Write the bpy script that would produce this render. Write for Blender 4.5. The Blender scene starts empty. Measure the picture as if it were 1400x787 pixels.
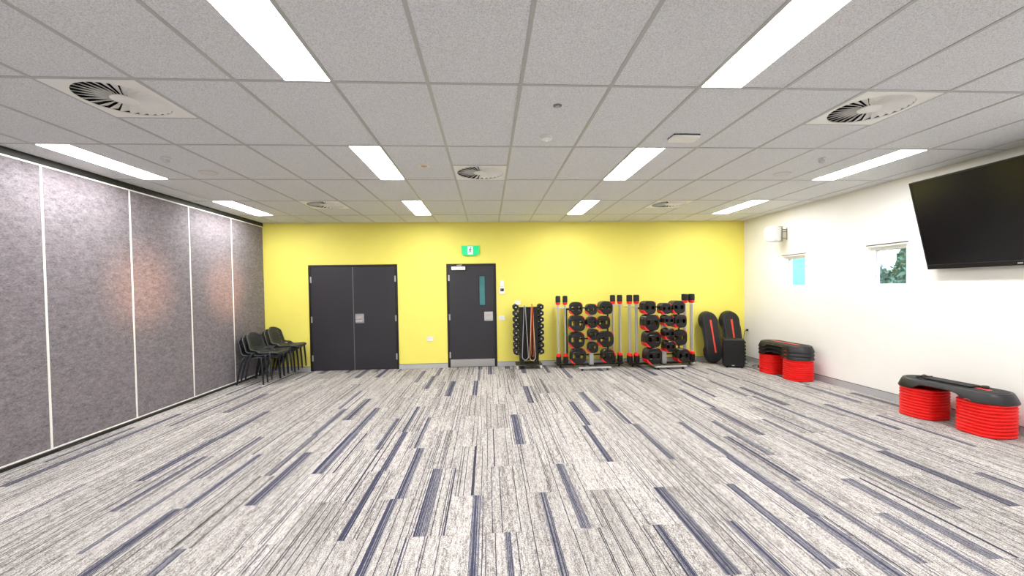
import bpy, bmesh, math, random
from mathutils import Vector, Matrix
SC = bpy.context.scene
COL = SC.collection
PI = math.pi
random.seed(7)

# ------------------------------------------------------------------ camera
EYE = 1.5283                       # eye height above the carpet
H = 2.8669                         # ceiling height
MR = [[0.9978747890050088, -0.06341177327480556, -0.014995081805504738],
      [-0.016488969460972926, -0.023101167209137144, -0.9995971438332998],
      [0.06303982355879677, 0.9977200424386193, -0.024097667147581565]]
cam_d = bpy.data.cameras.new('camera')
cam = bpy.data.objects.new('camera', cam_d)
COL.objects.link(cam)
cx_, cy_, cz_ = Vector(MR[0]), -Vector(MR[1]), -Vector(MR[2])
cam.matrix_world = Matrix(((cx_.x, cy_.x, cz_.x, 0), (cx_.y, cy_.y, cz_.y, 0), (cx_.z, cy_.z, cz_.z, EYE), (0, 0, 0, 1)))
cam_d.sensor_fit = 'HORIZONTAL'
cam_d.sensor_width = 36.0
cam_d.lens = 578.4978 / 1400 * 36
cam_d.shift_x = -3.68 / 1400
cam_d.shift_y = 15.82 / 1400
cam_d.clip_start = 0.05
SC.camera = cam

# ------------------------------------------------------------------ world, sun, exposure
LAMP = 15.5                        # radiance of the ceiling panels
SKY = 3.2
SC.view_settings.view_transform = 'Standard'
SC.view_settings.look = 'None'
SC.view_settings.exposure = 1.42
SC.view_settings.gamma = 1.0
SC.view_settings.use_curve_mapping = False
world = bpy.data.worlds.new('sky')
SC.world = world
world.use_nodes = True
wb = world.node_tree.nodes['Background']
wb.inputs[0].default_value = (0.86, 0.94, 1.0, 1)
wb.inputs[1].default_value = SKY
sun_d = bpy.data.lights.new('evening_sun', 'SUN')
sun_d.energy = 6.0
sun_d.color = (1.0, 0.46, 0.22)
sun_d.angle = math.radians(5.6)
sun = bpy.data.objects.new('evening_sun', sun_d)
COL.objects.link(sun)
sun.location = (14, 4.5, 3)
sun.rotation_euler = Vector((-9.6, 0.24, -0.12)).to_track_quat('-Z', 'Y').to_euler()

# ------------------------------------------------------------------ materials
def lin(c):
    c = c / 255.0
    return c / 12.92 if c <= 0.04045 else ((c + 0.055) / 1.055) ** 2.4

def rgb(r, g, b):
    return (lin(r), lin(g), lin(b), 1.0)

class NT:
    def __init__(s, name):
        s.m = bpy.data.materials.new(name)
        s.m.use_nodes = True
        s.t = s.m.node_tree
        s.b = s.t.nodes['Principled BSDF']
    def n(s, kind, **kw):
        x = s.t.nodes.new(kind)
        for k, v in kw.items():
            setattr(x, k, v)
        return x
    def l(s, a, b):
        s.t.links.new(a, b)
    def put(s, sock, v):
        if hasattr(v, 'is_output'):
            s.l(v, sock)
        else:
            sock.default_value = v
    def math(s, op, a, b=0.0, c=0.0):
        x = s.n('ShaderNodeMath', operation=op)
        s.put(x.inputs[0], a)
        s.put(x.inputs[1], b)
        s.put(x.inputs[2], c)
        return x.outputs[0]
    def mix(s, f, a, b):
        x = s.n('ShaderNodeMix', data_type='RGBA')
        s.put(x.inputs[0], f)
        s.put(x.inputs[6], a)
        s.put(x.inputs[7], b)
        return x.outputs[2]
    def comb(s, x, y, z):
        q = s.n('ShaderNodeCombineXYZ')
        s.put(q.inputs[0], x)
        s.put(q.inputs[1], y)
        s.put(q.inputs[2], z)
        return q.outputs[0]
    def noise(s, vec, scale, detail=2.0, rough=0.5):
        q = s.n('ShaderNodeTexNoise')
        if vec is not None:
            s.l(vec, q.inputs['Vector'])
        q.inputs['Scale'].default_value = scale
        q.inputs['Detail'].default_value = detail
        q.inputs['Roughness'].default_value = rough
        return q.outputs['Fac']
    def white(s, vec):
        q = s.n('ShaderNodeTexWhiteNoise', noise_dimensions='3D')
        s.l(vec, q.inputs['Vector'])
        return q
    def ramp(s, f, lo, hi):
        q = s.n('ShaderNodeMapRange')
        s.put(q.inputs[0], f)
        q.inputs[1].default_value = lo
        q.inputs[2].default_value = hi
        return q.outputs[0]

MATS = {}
def mat(name, col, rough=0.5, metal=0.0, vary=0.06, scale=30.0, spec=0.5, bump=0.0):
    """plain coloured surface with a little procedural unevenness"""
    if name in MATS:
        return MATS[name]
    t = NT(name)
    tc = t.n('ShaderNodeTexCoord')
    f = t.noise(tc.outputs['Object'], scale, 3.0)
    a = tuple(min(1, c * (1 - vary)) for c in col[:3]) + (1,)
    b = tuple(min(1, c * (1 + vary)) for c in col[:3]) + (1,)
    t.l(t.mix(f, a, b), t.b.inputs['Base Color'])
    t.b.inputs['Roughness'].default_value = rough
    t.b.inputs['Metallic'].default_value = metal
    t.b.inputs['Specular IOR Level'].default_value = spec
    if bump:
        bn = t.n('ShaderNodeBump')
        bn.inputs['Strength'].default_value = bump
        bn.inputs['Distance'].default_value = 0.002
        t.l(f, bn.inputs['Height'])
        t.l(bn.outputs[0], t.b.inputs['Normal'])
    MATS[name] = t.m
    return t.m

def glow(name, col, strength):
    if name in MATS:
        return MATS[name]
    t = NT(name)
    t.b.inputs['Base Color'].default_value = tuple(0.8 * c for c in col[:3]) + (1,)
    t.b.inputs['Emission Color'].default_value = col
    t.b.inputs['Emission Strength'].default_value = strength
    MATS[name] = t.m
    return t.m

M_WHITE = mat('white_plastic', rgb(236, 236, 234), 0.4, vary=0.02)
M_OFFW = mat('white_paint_trim', rgb(238, 237, 232), 0.5, vary=0.02)
M_YELLOW = mat('yellow_wall_paint', (0.88, 0.785, 0.150, 1), 0.6, vary=0.025, scale=6, bump=0.03)
M_WALL = mat('cream_wall_paint', (0.86, 0.85, 0.82, 1), 0.65, vary=0.02, scale=5, bump=0.03)
M_ALU = mat('brushed_aluminium', rgb(196, 197, 200), 0.36, 0.75, vary=0.05, scale=60)
M_SKIRT = mat('grey_aluminium_skirting', rgb(192, 193, 196), 0.42, 0.35, vary=0.04)
M_STEEL = mat('stainless_steel', rgb(205, 205, 206), 0.28, 0.9, vary=0.05, scale=80)
M_CHROME = mat('chrome', rgb(222, 222, 224), 0.16, 1.0, vary=0.02)
M_TBAR = mat('ceiling_grid_metal', rgb(182, 183, 184), 0.42, 0.1, vary=0.03)
M_DOOR = mat('charcoal_door_laminate', (0.021, 0.0190, 0.0255, 1), 0.5, vary=0.06, scale=9)
M_DFRAME = mat('black_door_frame', (0.0050, 0.0040, 0.0042, 1), 0.45, vary=0.06)
M_BLACK = mat('black_rubber', (0.0050, 0.0048, 0.0050, 1), 0.5, vary=0.1)
M_BLACKG = mat('black_gloss_plastic', rgb(17, 17, 18), 0.22, vary=0.08)
M_PLATE = mat('black_plate_urethane', (0.0050, 0.0047, 0.0052, 1), 0.22, vary=0.08)
M_FOAM = mat('black_foam_grip', (0.012, 0.011, 0.011, 1), 0.85, vary=0.2, scale=120, bump=0.4)
M_RED = mat('red_plastic', (0.85, 0.008, 0.008, 1), 0.42, vary=0.06)
M_REDS = mat('bright_red_plastic', (0.92, 0.009, 0.008, 1), 0.42, vary=0.04)
M_REDI = mat('orange_red_inlay', (0.75, 0.06, 0.035, 1), 0.5, vary=0.05)
M_STEP = mat('charcoal_step_plastic', (0.0100, 0.0102, 0.0120, 1), 0.42, vary=0.08, scale=60, bump=0.12)
M_STEPT = mat('black_step_tread', (0.0085, 0.0084, 0.0090, 1), 0.65, vary=0.2, scale=160, bump=0.5)
M_CHAIR = mat('dark_grey_chair_plastic', (0.0205, 0.0235, 0.0310, 1), 0.42, vary=0.05, spec=0.3)
M_RACK = mat('black_rack_steel', (0.006, 0.006, 0.007, 1), 0.4, 0.2, vary=0.06)
M_SILVER = mat('silver_painted_steel', rgb(196, 197, 199), 0.35, 0.55, vary=0.04)
M_DARK = mat('dark_void', rgb(18, 18, 18), 0.8, vary=0.05)
M_LAMP = glow('lit_diffuser', (1.0, 0.985, 0.975, 1), LAMP)

def felt_mat():
    t = NT('grey_purple_felt')
    tc = t.n('ShaderNodeTexCoord')
    o = tc.outputs['Object']
    mp = t.n('ShaderNodeMapping')
    mp.inputs['Scale'].default_value = (1, 0.45, 1.0)
    t.l(o, mp.inputs['Vector'])
    f1 = t.noise(mp.outputs[0], 120, 4, 0.7)
    f2 = t.noise(mp.outputs[0], 34, 3, 0.65)
    f3 = t.noise(o, 2.2, 2)
    f = t.math('ADD', t.math('MULTIPLY', f1, 0.6), t.math('MULTIPLY', f2, 0.4))
    f = t.ramp(f, 0.36, 0.64)
    c = t.mix(f, (0.080, 0.075, 0.082, 1), (0.285, 0.269, 0.287, 1))
    c = t.mix(t.math('MULTIPLY', f3, 0.35), c, (0.27, 0.205, 0.235, 1))
    t.l(c, t.b.inputs['Base Color'])
    t.b.inputs['Roughness'].default_value = 0.85
    t.b.inputs['Specular IOR Level'].default_value = 0.25
    bn = t.n('ShaderNodeBump')
    bn.inputs['Strength'].default_value = 0.3
    bn.inputs['Distance'].default_value = 0.003
    t.l(f1, bn.inputs['Height'])
    t.l(bn.outputs[0], t.b.inputs['Normal'])
    return t.m

def tile_mat():
    t = NT('mineral_fibre_ceiling_tile')
    tc = t.n('ShaderNodeTexCoord')
    o = tc.outputs['Object']
    f1 = t.noise(o, 140, 4, 0.7)
    f2 = t.noise(o, 330, 2, 0.6)
    f3 = t.noise(o, 1.3, 2)
    g = t.math('ADD', t.math('MULTIPLY', f1, 0.55), t.math('MULTIPLY', f2, 0.45))
    g = t.ramp(g, 0.38, 0.55)
    c = t.mix(g, (0.43, 0.44, 0.46, 1), (0.84, 0.855, 0.885, 1))
    c = t.mix(t.math('MULTIPLY', f3, 0.12), c, (0.65, 0.64, 0.67, 1))
    t.l(c, t.b.inputs['Base Color'])
    t.b.inputs['Roughness'].default_value = 0.9
    t.b.inputs['Specular IOR Level'].default_value = 0.2
    bn = t.n('ShaderNodeBump')
    bn.inputs['Strength'].default_value = 0.35
    bn.inputs['Distance'].default_value = 0.002
    t.l(f1, bn.inputs['Height'])
    t.l(bn.outputs[0], t.b.inputs['Normal'])
    return t.m

def carpet_mat():
    """loop-pile carpet planks 0.25 x 1 m, half-offset, with fine dark pin lines and navy bands"""
    t = NT('striped_plank_carpet')
    geo = t.n('ShaderNodeTexCoord')
    sp = t.n('ShaderNodeSeparateXYZ')
    t.l(geo.outputs['Object'], sp.inputs[0])
    x, y = sp.outputs[0], sp.outputs[1]
    xs = t.math('DIVIDE', t.math('ADD', x, 50.04), 0.25)
    col = t.math('FLOOR', xs)
    u = t.math('FRACT', xs)
    par = t.math('MODULO', col, 2.0)
    ys = t.math('ADD', t.math('ADD', y, 49.37), t.math('MULTIPLY', par, 0.5))
    row = t.math('FLOOR', ys)
    v = t.math('FRACT', ys)
    seed = t.white(t.comb(col, row, 3.0))
    sc = t.n('ShaderNodeSeparateColor')
    t.l(seed.outputs['Color'], sc.inputs[0])
    r1, r2, r3 = sc.outputs[0], sc.outputs[1], sc.outputs[2]
    seed2 = t.white(t.comb(col, row, 17.0))
    sc2 = t.n('ShaderNodeSeparateColor')
    t.l(seed2.outputs['Color'], sc2.inputs[0])
    q1, q2, q3 = sc2.outputs[0], sc2.outputs[1], sc2.outputs[2]
    # mottled cream / warm grey pile, streaked along the plank
    off = t.math('MULTIPLY', r1, 37.0)
    stv = t.comb(t.math('ADD', t.math('MULTIPLY', x, 95.0), off), t.math('MULTIPLY', y, 15.0), off)
    st = t.noise(stv, 1.0, 3, 0.65)
    spk = t.noise(t.comb(t.math('MULTIPLY', x, 230.0), t.math('MULTIPLY', y, 120.0), off), 1.0, 2, 0.7)
    wide = t.noise(t.comb(t.math('ADD', t.math('MULTIPLY', x, 26.0), off), t.math('MULTIPLY', y, 1.2), off), 1.0, 2)
    f = t.math('ADD', t.math('MULTIPLY', st, 0.30), t.math('MULTIPLY', spk, 0.50))
    f = t.math('ADD', f, t.math('MULTIPLY', wide, 0.18))
    f = t.ramp(f, 0.42, 0.57)
    c = t.mix(f, (0.155, 0.134, 0.128, 1), (0.62, 0.598, 0.575, 1))
    c = t.mix(t.math('MULTIPLY', t.ramp(wide, 0.5, 0.75), 0.28), c, (0.27, 0.225, 0.222, 1))
    # grey-blue soft band beside the navy one
    k40 = t.math('FLOOR', t.math('MULTIPLY', u, 47.0))
    w40 = t.white(t.comb(t.math('ADD', k40, t.math('MULTIPLY', col, 61.0)), row, 5.0)).outputs['Value']
    dens = t.math('ADD', 0.03, t.math('MULTIPLY', q1, 0.115))
    pin = t.math('LESS_THAN', w40, dens)
    pinc = t.mix(q2, (0.022, 0.021, 0.028, 1), (0.034, 0.035, 0.066, 1))
    c = t.mix(t.math('MULTIPLY', pin, 0.95), c, pinc)
    # navy band of fine lines
    cen = t.math('ADD', 0.22, t.math('MULTIPLY', r2, 0.56))
    hw = t.math('ADD', 0.07, t.math('MULTIPLY', q3, 0.12))
    on = t.math('LESS_THAN', r3, 0.34)
    band = t.math('MULTIPLY', t.math('LESS_THAN', t.math('ABSOLUTE', t.math('SUBTRACT', u, cen)), hw), on)
    k80 = t.math('FLOOR', t.math('MULTIPLY', u, 66.0))
    w80 = t.white(t.comb(t.math('ADD', k80, t.math('MULTIPLY', col, 97.0)), row, 9.0)).outputs['Value']
    ln = t.math('GREATER_THAN', w80, 0.44)
    bc = t.mix(t.math('MULTIPLY', f, 0.8), (0.10, 0.10, 0.125, 1), (0.36, 0.35, 0.36, 1))
    bc = t.mix(ln, bc, (0.024, 0.028, 0.068, 1))
    c = t.mix(t.math('MULTIPLY', band, 0.92), c, bc)
    # plank to plank tone
    tone = t.math('ADD', 0.86, t.math('MULTIPLY', q2, 0.26))
    hs = t.n('ShaderNodeHueSaturation')
    t.l(c, hs.inputs['Color'])
    t.l(tone, hs.inputs['Value'])
    hs.inputs['Saturation'].default_value = 1.0
    t.l(hs.outputs[0], t.b.inputs['Base Color'])
    t.b.inputs['Roughness'].default_value = 0.95
    t.b.inputs['Specular IOR Level'].default_value = 0.1
    bn = t.n('ShaderNodeBump')
    bn.inputs['Strength'].default_value = 0.25
    bn.inputs['Distance'].default_value = 0.003
    t.l(spk, bn.inputs['Height'])
    t.l(bn.outputs[0], t.b.inputs['Normal'])
    return t.m

def glass_mat(name, tint, opacity=0.0):
    t = NT(name)
    tr = t.n('ShaderNodeBsdfTransparent')
    tr.inputs[0].default_value = tint
    gl = t.n('ShaderNodeBsdfGlossy')
    gl.inputs['Roughness'].default_value = 0.02
    mx = t.n('ShaderNodeMixShader')
    mx.inputs[0].default_value = 0.05
    t.l(tr.outputs[0], mx.inputs[1])
    t.l(gl.outputs[0], mx.inputs[2])
    t.l(mx.outputs[0], t.t.nodes['Material Output'].inputs[0])
    return t.m

M_FELT = felt_mat()
M_TILE = tile_mat()
M_CARPET = carpet_mat()
M_GLASS = glass_mat('clear_glass', (0.97, 0.99, 0.99, 1))

# ------------------------------------------------------------------ mesh helpers
def add_box(bm, lo, hi, bev=0.0):
    lo, hi = Vector(lo), Vector(hi)
    r = bmesh.ops.create_cube(bm, size=1.0)
    vs = r['verts']
    d = hi - lo
    c = (hi + lo) / 2
    for v in vs:
        v.co = Vector((v.co.x * d.x, v.co.y * d.y, v.co.z * d.z)) + c
    if bev > 0:
        es = list({e for v in vs for e in v.link_edges})
        bmesh.ops.bevel(bm, geom=es, offset=bev, segments=2, affect='EDGES', profile=0.5)
    return vs

def add_tube(bm, pts, rad, seg=10, closed=False, caps=True, flat=1.0, up=None):
    """tube through points; rad is a number or a list; flat squeezes it along the side axis"""
    pts = [Vector(p) for p in pts]
    n = len(pts)
    rr = rad if isinstance(rad, (list, tuple)) else [rad] * n
    rings = []
    side = None
    for i, p in enumerate(pts):
        if closed:
            d = pts[(i + 1) % n] - pts[i - 1]
        else:
            d = pts[min(i + 1, n - 1)] - pts[max(i - 1, 0)]
        d.normalize()
        if side is None:
            ref = Vector(up) if up else (Vector((0, 0, 1)) if abs(d.z) < 0.9 else Vector((0, 1, 0)))
            side = d.cross(ref).normalized()
        else:
            side = (side - d * side.dot(d)).normalized()
        oth = d.cross(side).normalized()
        ring = []
        for k in range(seg):
            a = 2 * PI * k / seg
            ring.append(bm.verts.new(p + side * (math.cos(a) * rr[i] * flat) + oth * (math.sin(a) * rr[i])))
        rings.append(ring)
    m = n if closed else n - 1
    for i in range(m):
        A, B = rings[i], rings[(i + 1) % n]
        for k in range(seg):
            bm.faces.new((A[k], A[(k + 1) % seg], B[(k + 1) % seg], B[k]))
    if caps and not closed:
        bm.faces.new(list(reversed(rings[0])))
        bm.faces.new(rings[-1])

def add_lathe(bm, prof, seg=24, mtx=None, caps=True):
    """profile of (radius, height) turned about local Z"""
    mtx = mtx or Matrix.Identity(4)
    rings = []
    for r, z in prof:
        if r < 1e-6:
            rings.append([bm.verts.new(mtx @ Vector((0, 0, z)))])
        else:
            rings.append([bm.verts.new(mtx @ Vector((r * math.cos(2 * PI * k / seg), r * math.sin(2 * PI * k / seg), z))) for k in range(seg)])
    for A, B in zip(rings, rings[1:]):
        for k in range(seg):
            a, b = A[k % len(A)], A[(k + 1) % len(A)]
            c, d = B[(k + 1) % len(B)], B[k % len(B)]
            f = []
            for q in (a, b, c, d):
                if q not in f:
                    f.append(q)
            if len(f) > 2:
                bm.faces.new(f)
    for R, rev in ((rings[0], True), (rings[-1], False)):
        if caps and len(R) > 2:
            bm.faces.new(list(reversed(R)) if rev else R)

def loop_shrink(loop, d):
    """move a 2D closed loop inwards by d (outwards when negative)"""
    n = len(loop)
    area = sum(loop[i][0] * loop[(i + 1) % n][1] - loop[(i + 1) % n][0] * loop[i][1] for i in range(n))
    s = 1 if area > 0 else -1
    out = []
    for i in range(n):
        a, b, c = Vector(loop[i - 1]), Vector(loop[i]), Vector(loop[(i + 1) % n])
        e1, e2 = (b - a), (c - b)
        e1 = e1.normalized() if e1.length > 1e-9 else e2.normalized()
        e2 = e2.normalized() if e2.length > 1e-9 else e1
        n1, n2 = Vector((-e1.y, e1.x)) * s, Vector((-e2.y, e2.x)) * s
        m = n1 + n2
        m = m / max(0.4, m.length_squared) * 2 if m.length > 1e-6 else n1
        q = b + m * d
        out.append((q.x, q.y))
    return out

def add_slab(bm, outer, holes, z0, z1, cham=0.0, mtx=None):
    """extruded outline with holes and chamfered edges"""
    mtx = mtx or Matrix.Identity(4)
    def ring(lp, z):
        return [bm.verts.new(mtx @ Vector((p[0], p[1], z))) for p in lp]
    tops, bots = [], []
    for k, lp in enumerate([outer] + list(holes)):
        ch = cham if k == 0 else min(cham, 0.003)
        ins = loop_shrink(lp, ch if k == 0 else -ch) if ch else lp
        lev = [ring(ins, z0), ring(lp, z0 + ch), ring(lp, z1 - ch), ring(ins, z1)] if ch else [ring(lp, z0), ring(lp, z1)]
        for A, B in zip(lev, lev[1:]):
            n = len(A)
            for i in range(n):
                bm.faces.new((A[i], A[(i + 1) % n], B[(i + 1) % n], B[i]))
        tops.append(lev[-1])
        bots.append(lev[0])
    for grp in (tops, bots):
        es = []
        for R in grp:
            for i in range(len(R)):
                e = bm.edges.get((R[i], R[(i + 1) % len(R)]))
                es.append(e)
        bmesh.ops.triangle_fill(bm, edges=es, use_beauty=True, use_dissolve=False)

def round_rect(w, h, r, n=6, cx=0.0, cy=0.0):
    out = []
    for sx, sy, a0 in ((1, 1, 0), (-1, 1, 90), (-1, -1, 180), (1, -1, 270)):
        for k in range(n + 1):
            a = math.radians(a0 + 90 * k / n)
            out.append((cx + sx * (w / 2 - r) + r * math.cos(a), cy + sy * (h / 2 - r) + r * math.sin(a)))
    return out

def circle(r, n=24, cx=0.0, cy=0.0):
    return [(cx + r * math.cos(2 * PI * k / n), cy + r * math.sin(2 * PI * k / n)) for k in range(n)]

def superell(a, b, p, n=48):
    out = []
    for k in range(n):
        t = 2 * PI * k / n
        c, s = math.cos(t), math.sin(t)
        out.append((a * math.copysign(abs(c) ** (2 / p), c), b * math.copysign(abs(s) ** (2 / p), s)))
    return out

def make(name, bm, m, parent=None, smooth=False):
    bmesh.ops.recalc_face_normals(bm, faces=bm.faces)
    me = bpy.data.meshes.new(name)
    bm.to_mesh(me)
    bm.free()
    if smooth:
        for p in me.polygons:
            p.use_smooth = True
        try:
            me.set_sharp_from_angle(angle=math.radians(38))
        except Exception:
            pass
    me.materials.append(m)
    o = bpy.data.objects.new(name, me)
    COL.objects.link(o)
    if parent is not None:
        o.parent = parent
    return o

def boxes(name, lst, m, parent=None, bev=0.0):
    bm = bmesh.new()
    for lo, hi in lst:
        add_box(bm, lo, hi, bev)
    return make(name, bm, m, parent)

def thing(name, label, cat, loc=(0, 0, 0), rot=(0, 0, 0), group=None):
    o = bpy.data.objects.new(name, None)
    o.empty_display_size = 0.1
    COL.objects.link(o)
    o.location = loc
    o.rotation_euler = rot
    tag(o, label, cat, group)
    return o

def tag(o, label, cat, group=None):
    o['label'] = label
    o['category'] = cat
    if group:
        o['group'] = group
    return o

def struct(o):
    o['kind'] = 'structure'
    return o

def dup(root, loc, rot, label, group=None):
    r = root.copy()
    COL.objects.link(r)
    r.location = loc
    r.rotation_euler = rot
    r['label'] = label
    if group:
        r['group'] = group
    for ch in list(root.children):
        c = ch.copy()
        COL.objects.link(c)
        c.parent = r
        for g in list(ch.children):
            d = g.copy()
            COL.objects.link(d)
            d.parent = c
    return r

# ------------------------------------------------------------------ room shell
XL, XR, YB, YF = -4.28, 5.28, 8.4156, -2.2
GX0, GY0 = 0.2376, 1.5934                     # ceiling grid origin: x = GX0 + 0.6 i, y = GY0 + 1.2 k
def gx(i): return GX0 + 0.6 * i
def gy(k): return GY0 + 1.2 * k

bm = bmesh.new()
add_box(bm, (XL - 0.2, YF - 0.2, -0.15), (XR + 0.25, YB + 0.2, 0.0))
struct(make('floor', bm, M_CARPET))

# light fittings (i of the tile, which half, k of the row) and vents (i, k, first or second half)
LIGHTS = [(i, h, k) for k in (0, 2, 4, -2) for i, h in ((-7, 0), (-3, 1), (2, 0), (6, 1))]
VENTS = [(-5, 1, 0), (4, 1, 0), (-1, 2, 1), (-5, 4, 0), (4, 4, 0)]
holes = []
for i, h, k in LIGHTS:
    holes.append((gx(i) + 0.3 * h, gx(i) + 0.3 * h + 0.3, gy(k), gy(k + 1)))
for i, k, h in VENTS:
    holes.append((gx(i), gx(i + 1), gy(k) + 0.6 * h, gy(k) + 0.6 * h + 0.6))
xs = sorted({XL - 0.2, XR + 0.25} | {round(v, 4) for hh in holes for v in hh[:2]} | {round(gx(i), 4) for i in range(-7, 9)})
ys = sorted({YF - 0.2, YB + 0.2} | {round(v, 4) for hh in holes for v in hh[2:]} | {round(gy(k), 4) for k in range(-3, 6)})
bm = bmesh.new()
vc = {}
def cv(x, y, z):
    key = (round(x, 4), round(y, 4), round(z, 4))
    if key not in vc:
        vc[key] = bm.verts.new(key)
    return vc[key]
solid = {}
for a in range(len(xs) - 1):
    for b in range(len(ys) - 1):
        mx, my = (xs[a] + xs[a + 1]) / 2, (ys[b] + ys[b + 1]) / 2
        solid[a, b] = not any(q[0] < mx < q[1] and q[2] < my < q[3] for q in holes)
for (a, b), s in solid.items():
    if not s:
        continue
    x0, x1, y0, y1 = xs[a], xs[a + 1], ys[b], ys[b + 1]
    for z in (H, H + 0.02):
        bm.faces.new([cv(*p) for p in ((x0, y0, z), (x1, y0, z), (x1, y1, z), (x0, y1, z))])
    for da, db, p, q in ((-1, 0, (x0, y0), (x0, y1)), (1, 0, (x1, y0), (x1, y1)), (0, -1, (x0, y0), (x1, y0)), (0, 1, (x0, y1), (x1, y1))):
        if not solid.get((a + da, b + db), False):
            bm.faces.new([cv(p[0], p[1], H), cv(q[0], q[1], H), cv(q[0], q[1], H + 0.02), cv(p[0], p[1], H + 0.02)])
ceiling = struct(make('ceiling', bm, M_TILE))
bm = bmesh.new()
add_box(bm, (XL - 0.3, YF - 0.3, H + 0.30), (XR + 0.35, YB + 0.3, H + 0.42))
struct(make('light_block_slab', bm, M_DARK))  # unseen slab added above the tiles to block light leaks

# exposed T-bar grid
bm = bmesh.new()
TB = 0.012
def hits(x0, x1, y0, y1):
    return any(q[0] < x1 - 1e-3 and q[1] > x0 + 1e-3 and q[2] < y1 - 1e-3 and q[3] > y0 + 1e-3 for q in holes)
for i in range(-7, 9):
    add_box(bm, (gx(i) - TB, YF, H - 0.004), (gx(i) + TB, YB, H + 0.001))
for k in range(-3, 6):
    add_box(bm, (XL, gy(k) - TB, H - 0.0035), (XR, gy(k) + TB, H + 0.001))
for i, k, h in VENTS:
    add_box(bm, (gx(i), gy(k) + 0.6 - TB, H - 0.0035), (gx(i + 1), gy(k) + 0.6 + TB, H + 0.001))
grid = struct(make('trim_1', bm, M_TBAR))
# perimeter angle along the right and back walls
struct(boxes('trim_2', [((XR - 0.02, YF, H - 0.004), (XR, YB, H + 0.001)), ((XL, YB - 0.02, H - 0.004), (XR, YB, H + 0.001))], mat('perimeter_angle', rgb(214, 213, 208), 0.5)))

def wall_with_holes(name, axis, p0, p1, u0, u1, z0, z1, hs, m):
    """slab wall; axis 'x' -> spans u=y at x in [p0,p1]; axis 'y' -> spans u=x. hs: (ua, ub, za, zb)"""
    us = sorted({u0, u1} | {v for h in hs for v in h[:2]})
    zs = sorted({z0, z1} | {v for h in hs for v in h[2:]})
    bm = bmesh.new()
    cache = {}
    def V(p, u, z):
        k = (round(p, 4), round(u, 4), round(z, 4))
        if k not in cache:
            cache[k] = bm.verts.new((p, u, z) if axis == 'x' else (u, p, z))
        return cache[k]
    ok = {}
    for a in range(len(us) - 1):
        for b in range(len(zs) - 1):
            mu, mz = (us[a] + us[a + 1]) / 2, (zs[b] + zs[b + 1]) / 2
            ok[a, b] = not any(h[0] < mu < h[1] and h[2] < mz < h[3] for h in hs)
    for (a, b), s in ok.items():
        if not s:
            continue
        A, B, C, D = us[a], us[a + 1], zs[b], zs[b + 1]
        for p in (p0, p1):
            bm.faces.new((V(p, A, C), V(p, B, C), V(p, B, D), V(p, A, D)))
        for da, db, q, r in ((-1, 0, (A, C), (A, D)), (1, 0, (B, C), (B, D)), (0, -1, (A, C), (B, C)), (0, 1, (A, D), (B, D))):
            if not ok.get((a + da, b + db), False):
                bm.faces.new((V(p0, *q), V(p0, *r), V(p1, *r), V(p1, *q)))
    return struct(make(name, bm, m))

D1 = (-3.45, -1.76, 0.0, 2.053)       # double door opening
D2 = (-0.808, 0.167, 0.0, 2.048)      # single door opening
W1 = (6.715, 7.295, 1.49, 2.055)      # far small window
W2 = (5.004, 5.595, 1.49, 2.055)      # near small window
wall_back = wall_with_holes('wall_back', 'y', YB, YB + 0.15, XL - 0.2, XR + 0.2, 0.0, H + 0.3, [D1, D2], M_YELLOW)
wall_right = wall_with_holes('wall_right', 'x', XR, XR + 0.2, YF - 0.2, YB + 0.0, 0.0, H + 0.3, [W1, W2], M_WALL)
bm = bmesh.new()
add_box(bm, (XL - 0.2, YF - 0.15, 0.0), (XR + 0.2, YF, H + 0.3))
struct(make('wall_front', bm, M_WALL))

# left: operable acoustic wall of felt panels
wl = boxes('wall_left', [((XL - 0.18, YF - 0.15, 0.0), (XL - 0.045, YB + 0.15, H + 0.3))], M_DARK)
struct(wl)
joints = [8.412 - 0.0] + [7.41 - 1.009 * q for q in range(0, 11)]
joints = [j for j in joints if j > YF] + [YF]
for a, b in zip(joints, joints[1:]):
    bm = bmesh.new()
    add_box(bm, (XL - 0.045, b + 0.008, 0.043), (XL, a - 0.008, 2.785), 0.004)
    make('felt_panel', bm, M_FELT, wl)
for j in joints[1:-1]:
    boxes('joint_strip', [((XL - 0.04, j - 0.0105, 0.03), (XL + 0.004, j + 0.0105, 2.795))], M_OFFW, wl)
boxes('top_trim', [((XL - 0.04, YF, 2.783), (XL + 0.006, YB, 2.798))], M_OFFW, wl)
boxes('bottom_trim', [((XL - 0.04, YF, 0.030), (XL + 0.006, YB, 0.044))], M_OFFW, wl)
boxes('top_track', [((XL - 0.045, YF, 2.798), (XL + 0.004, YB, H + 0.001))], M_BLACK, wl)
boxes('bottom_seal', [((XL - 0.045, YF, 0.0), (XL + 0.036, YB, 0.0295))], M_BLACK, wl)
boxes('seal_clip', [((XL + 0.034, 4.41, 0.008), (XL + 0.039, 4.68, 0.020))], mat('dark_grey_clip', rgb(60, 58, 57), 0.5), wl)

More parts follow.
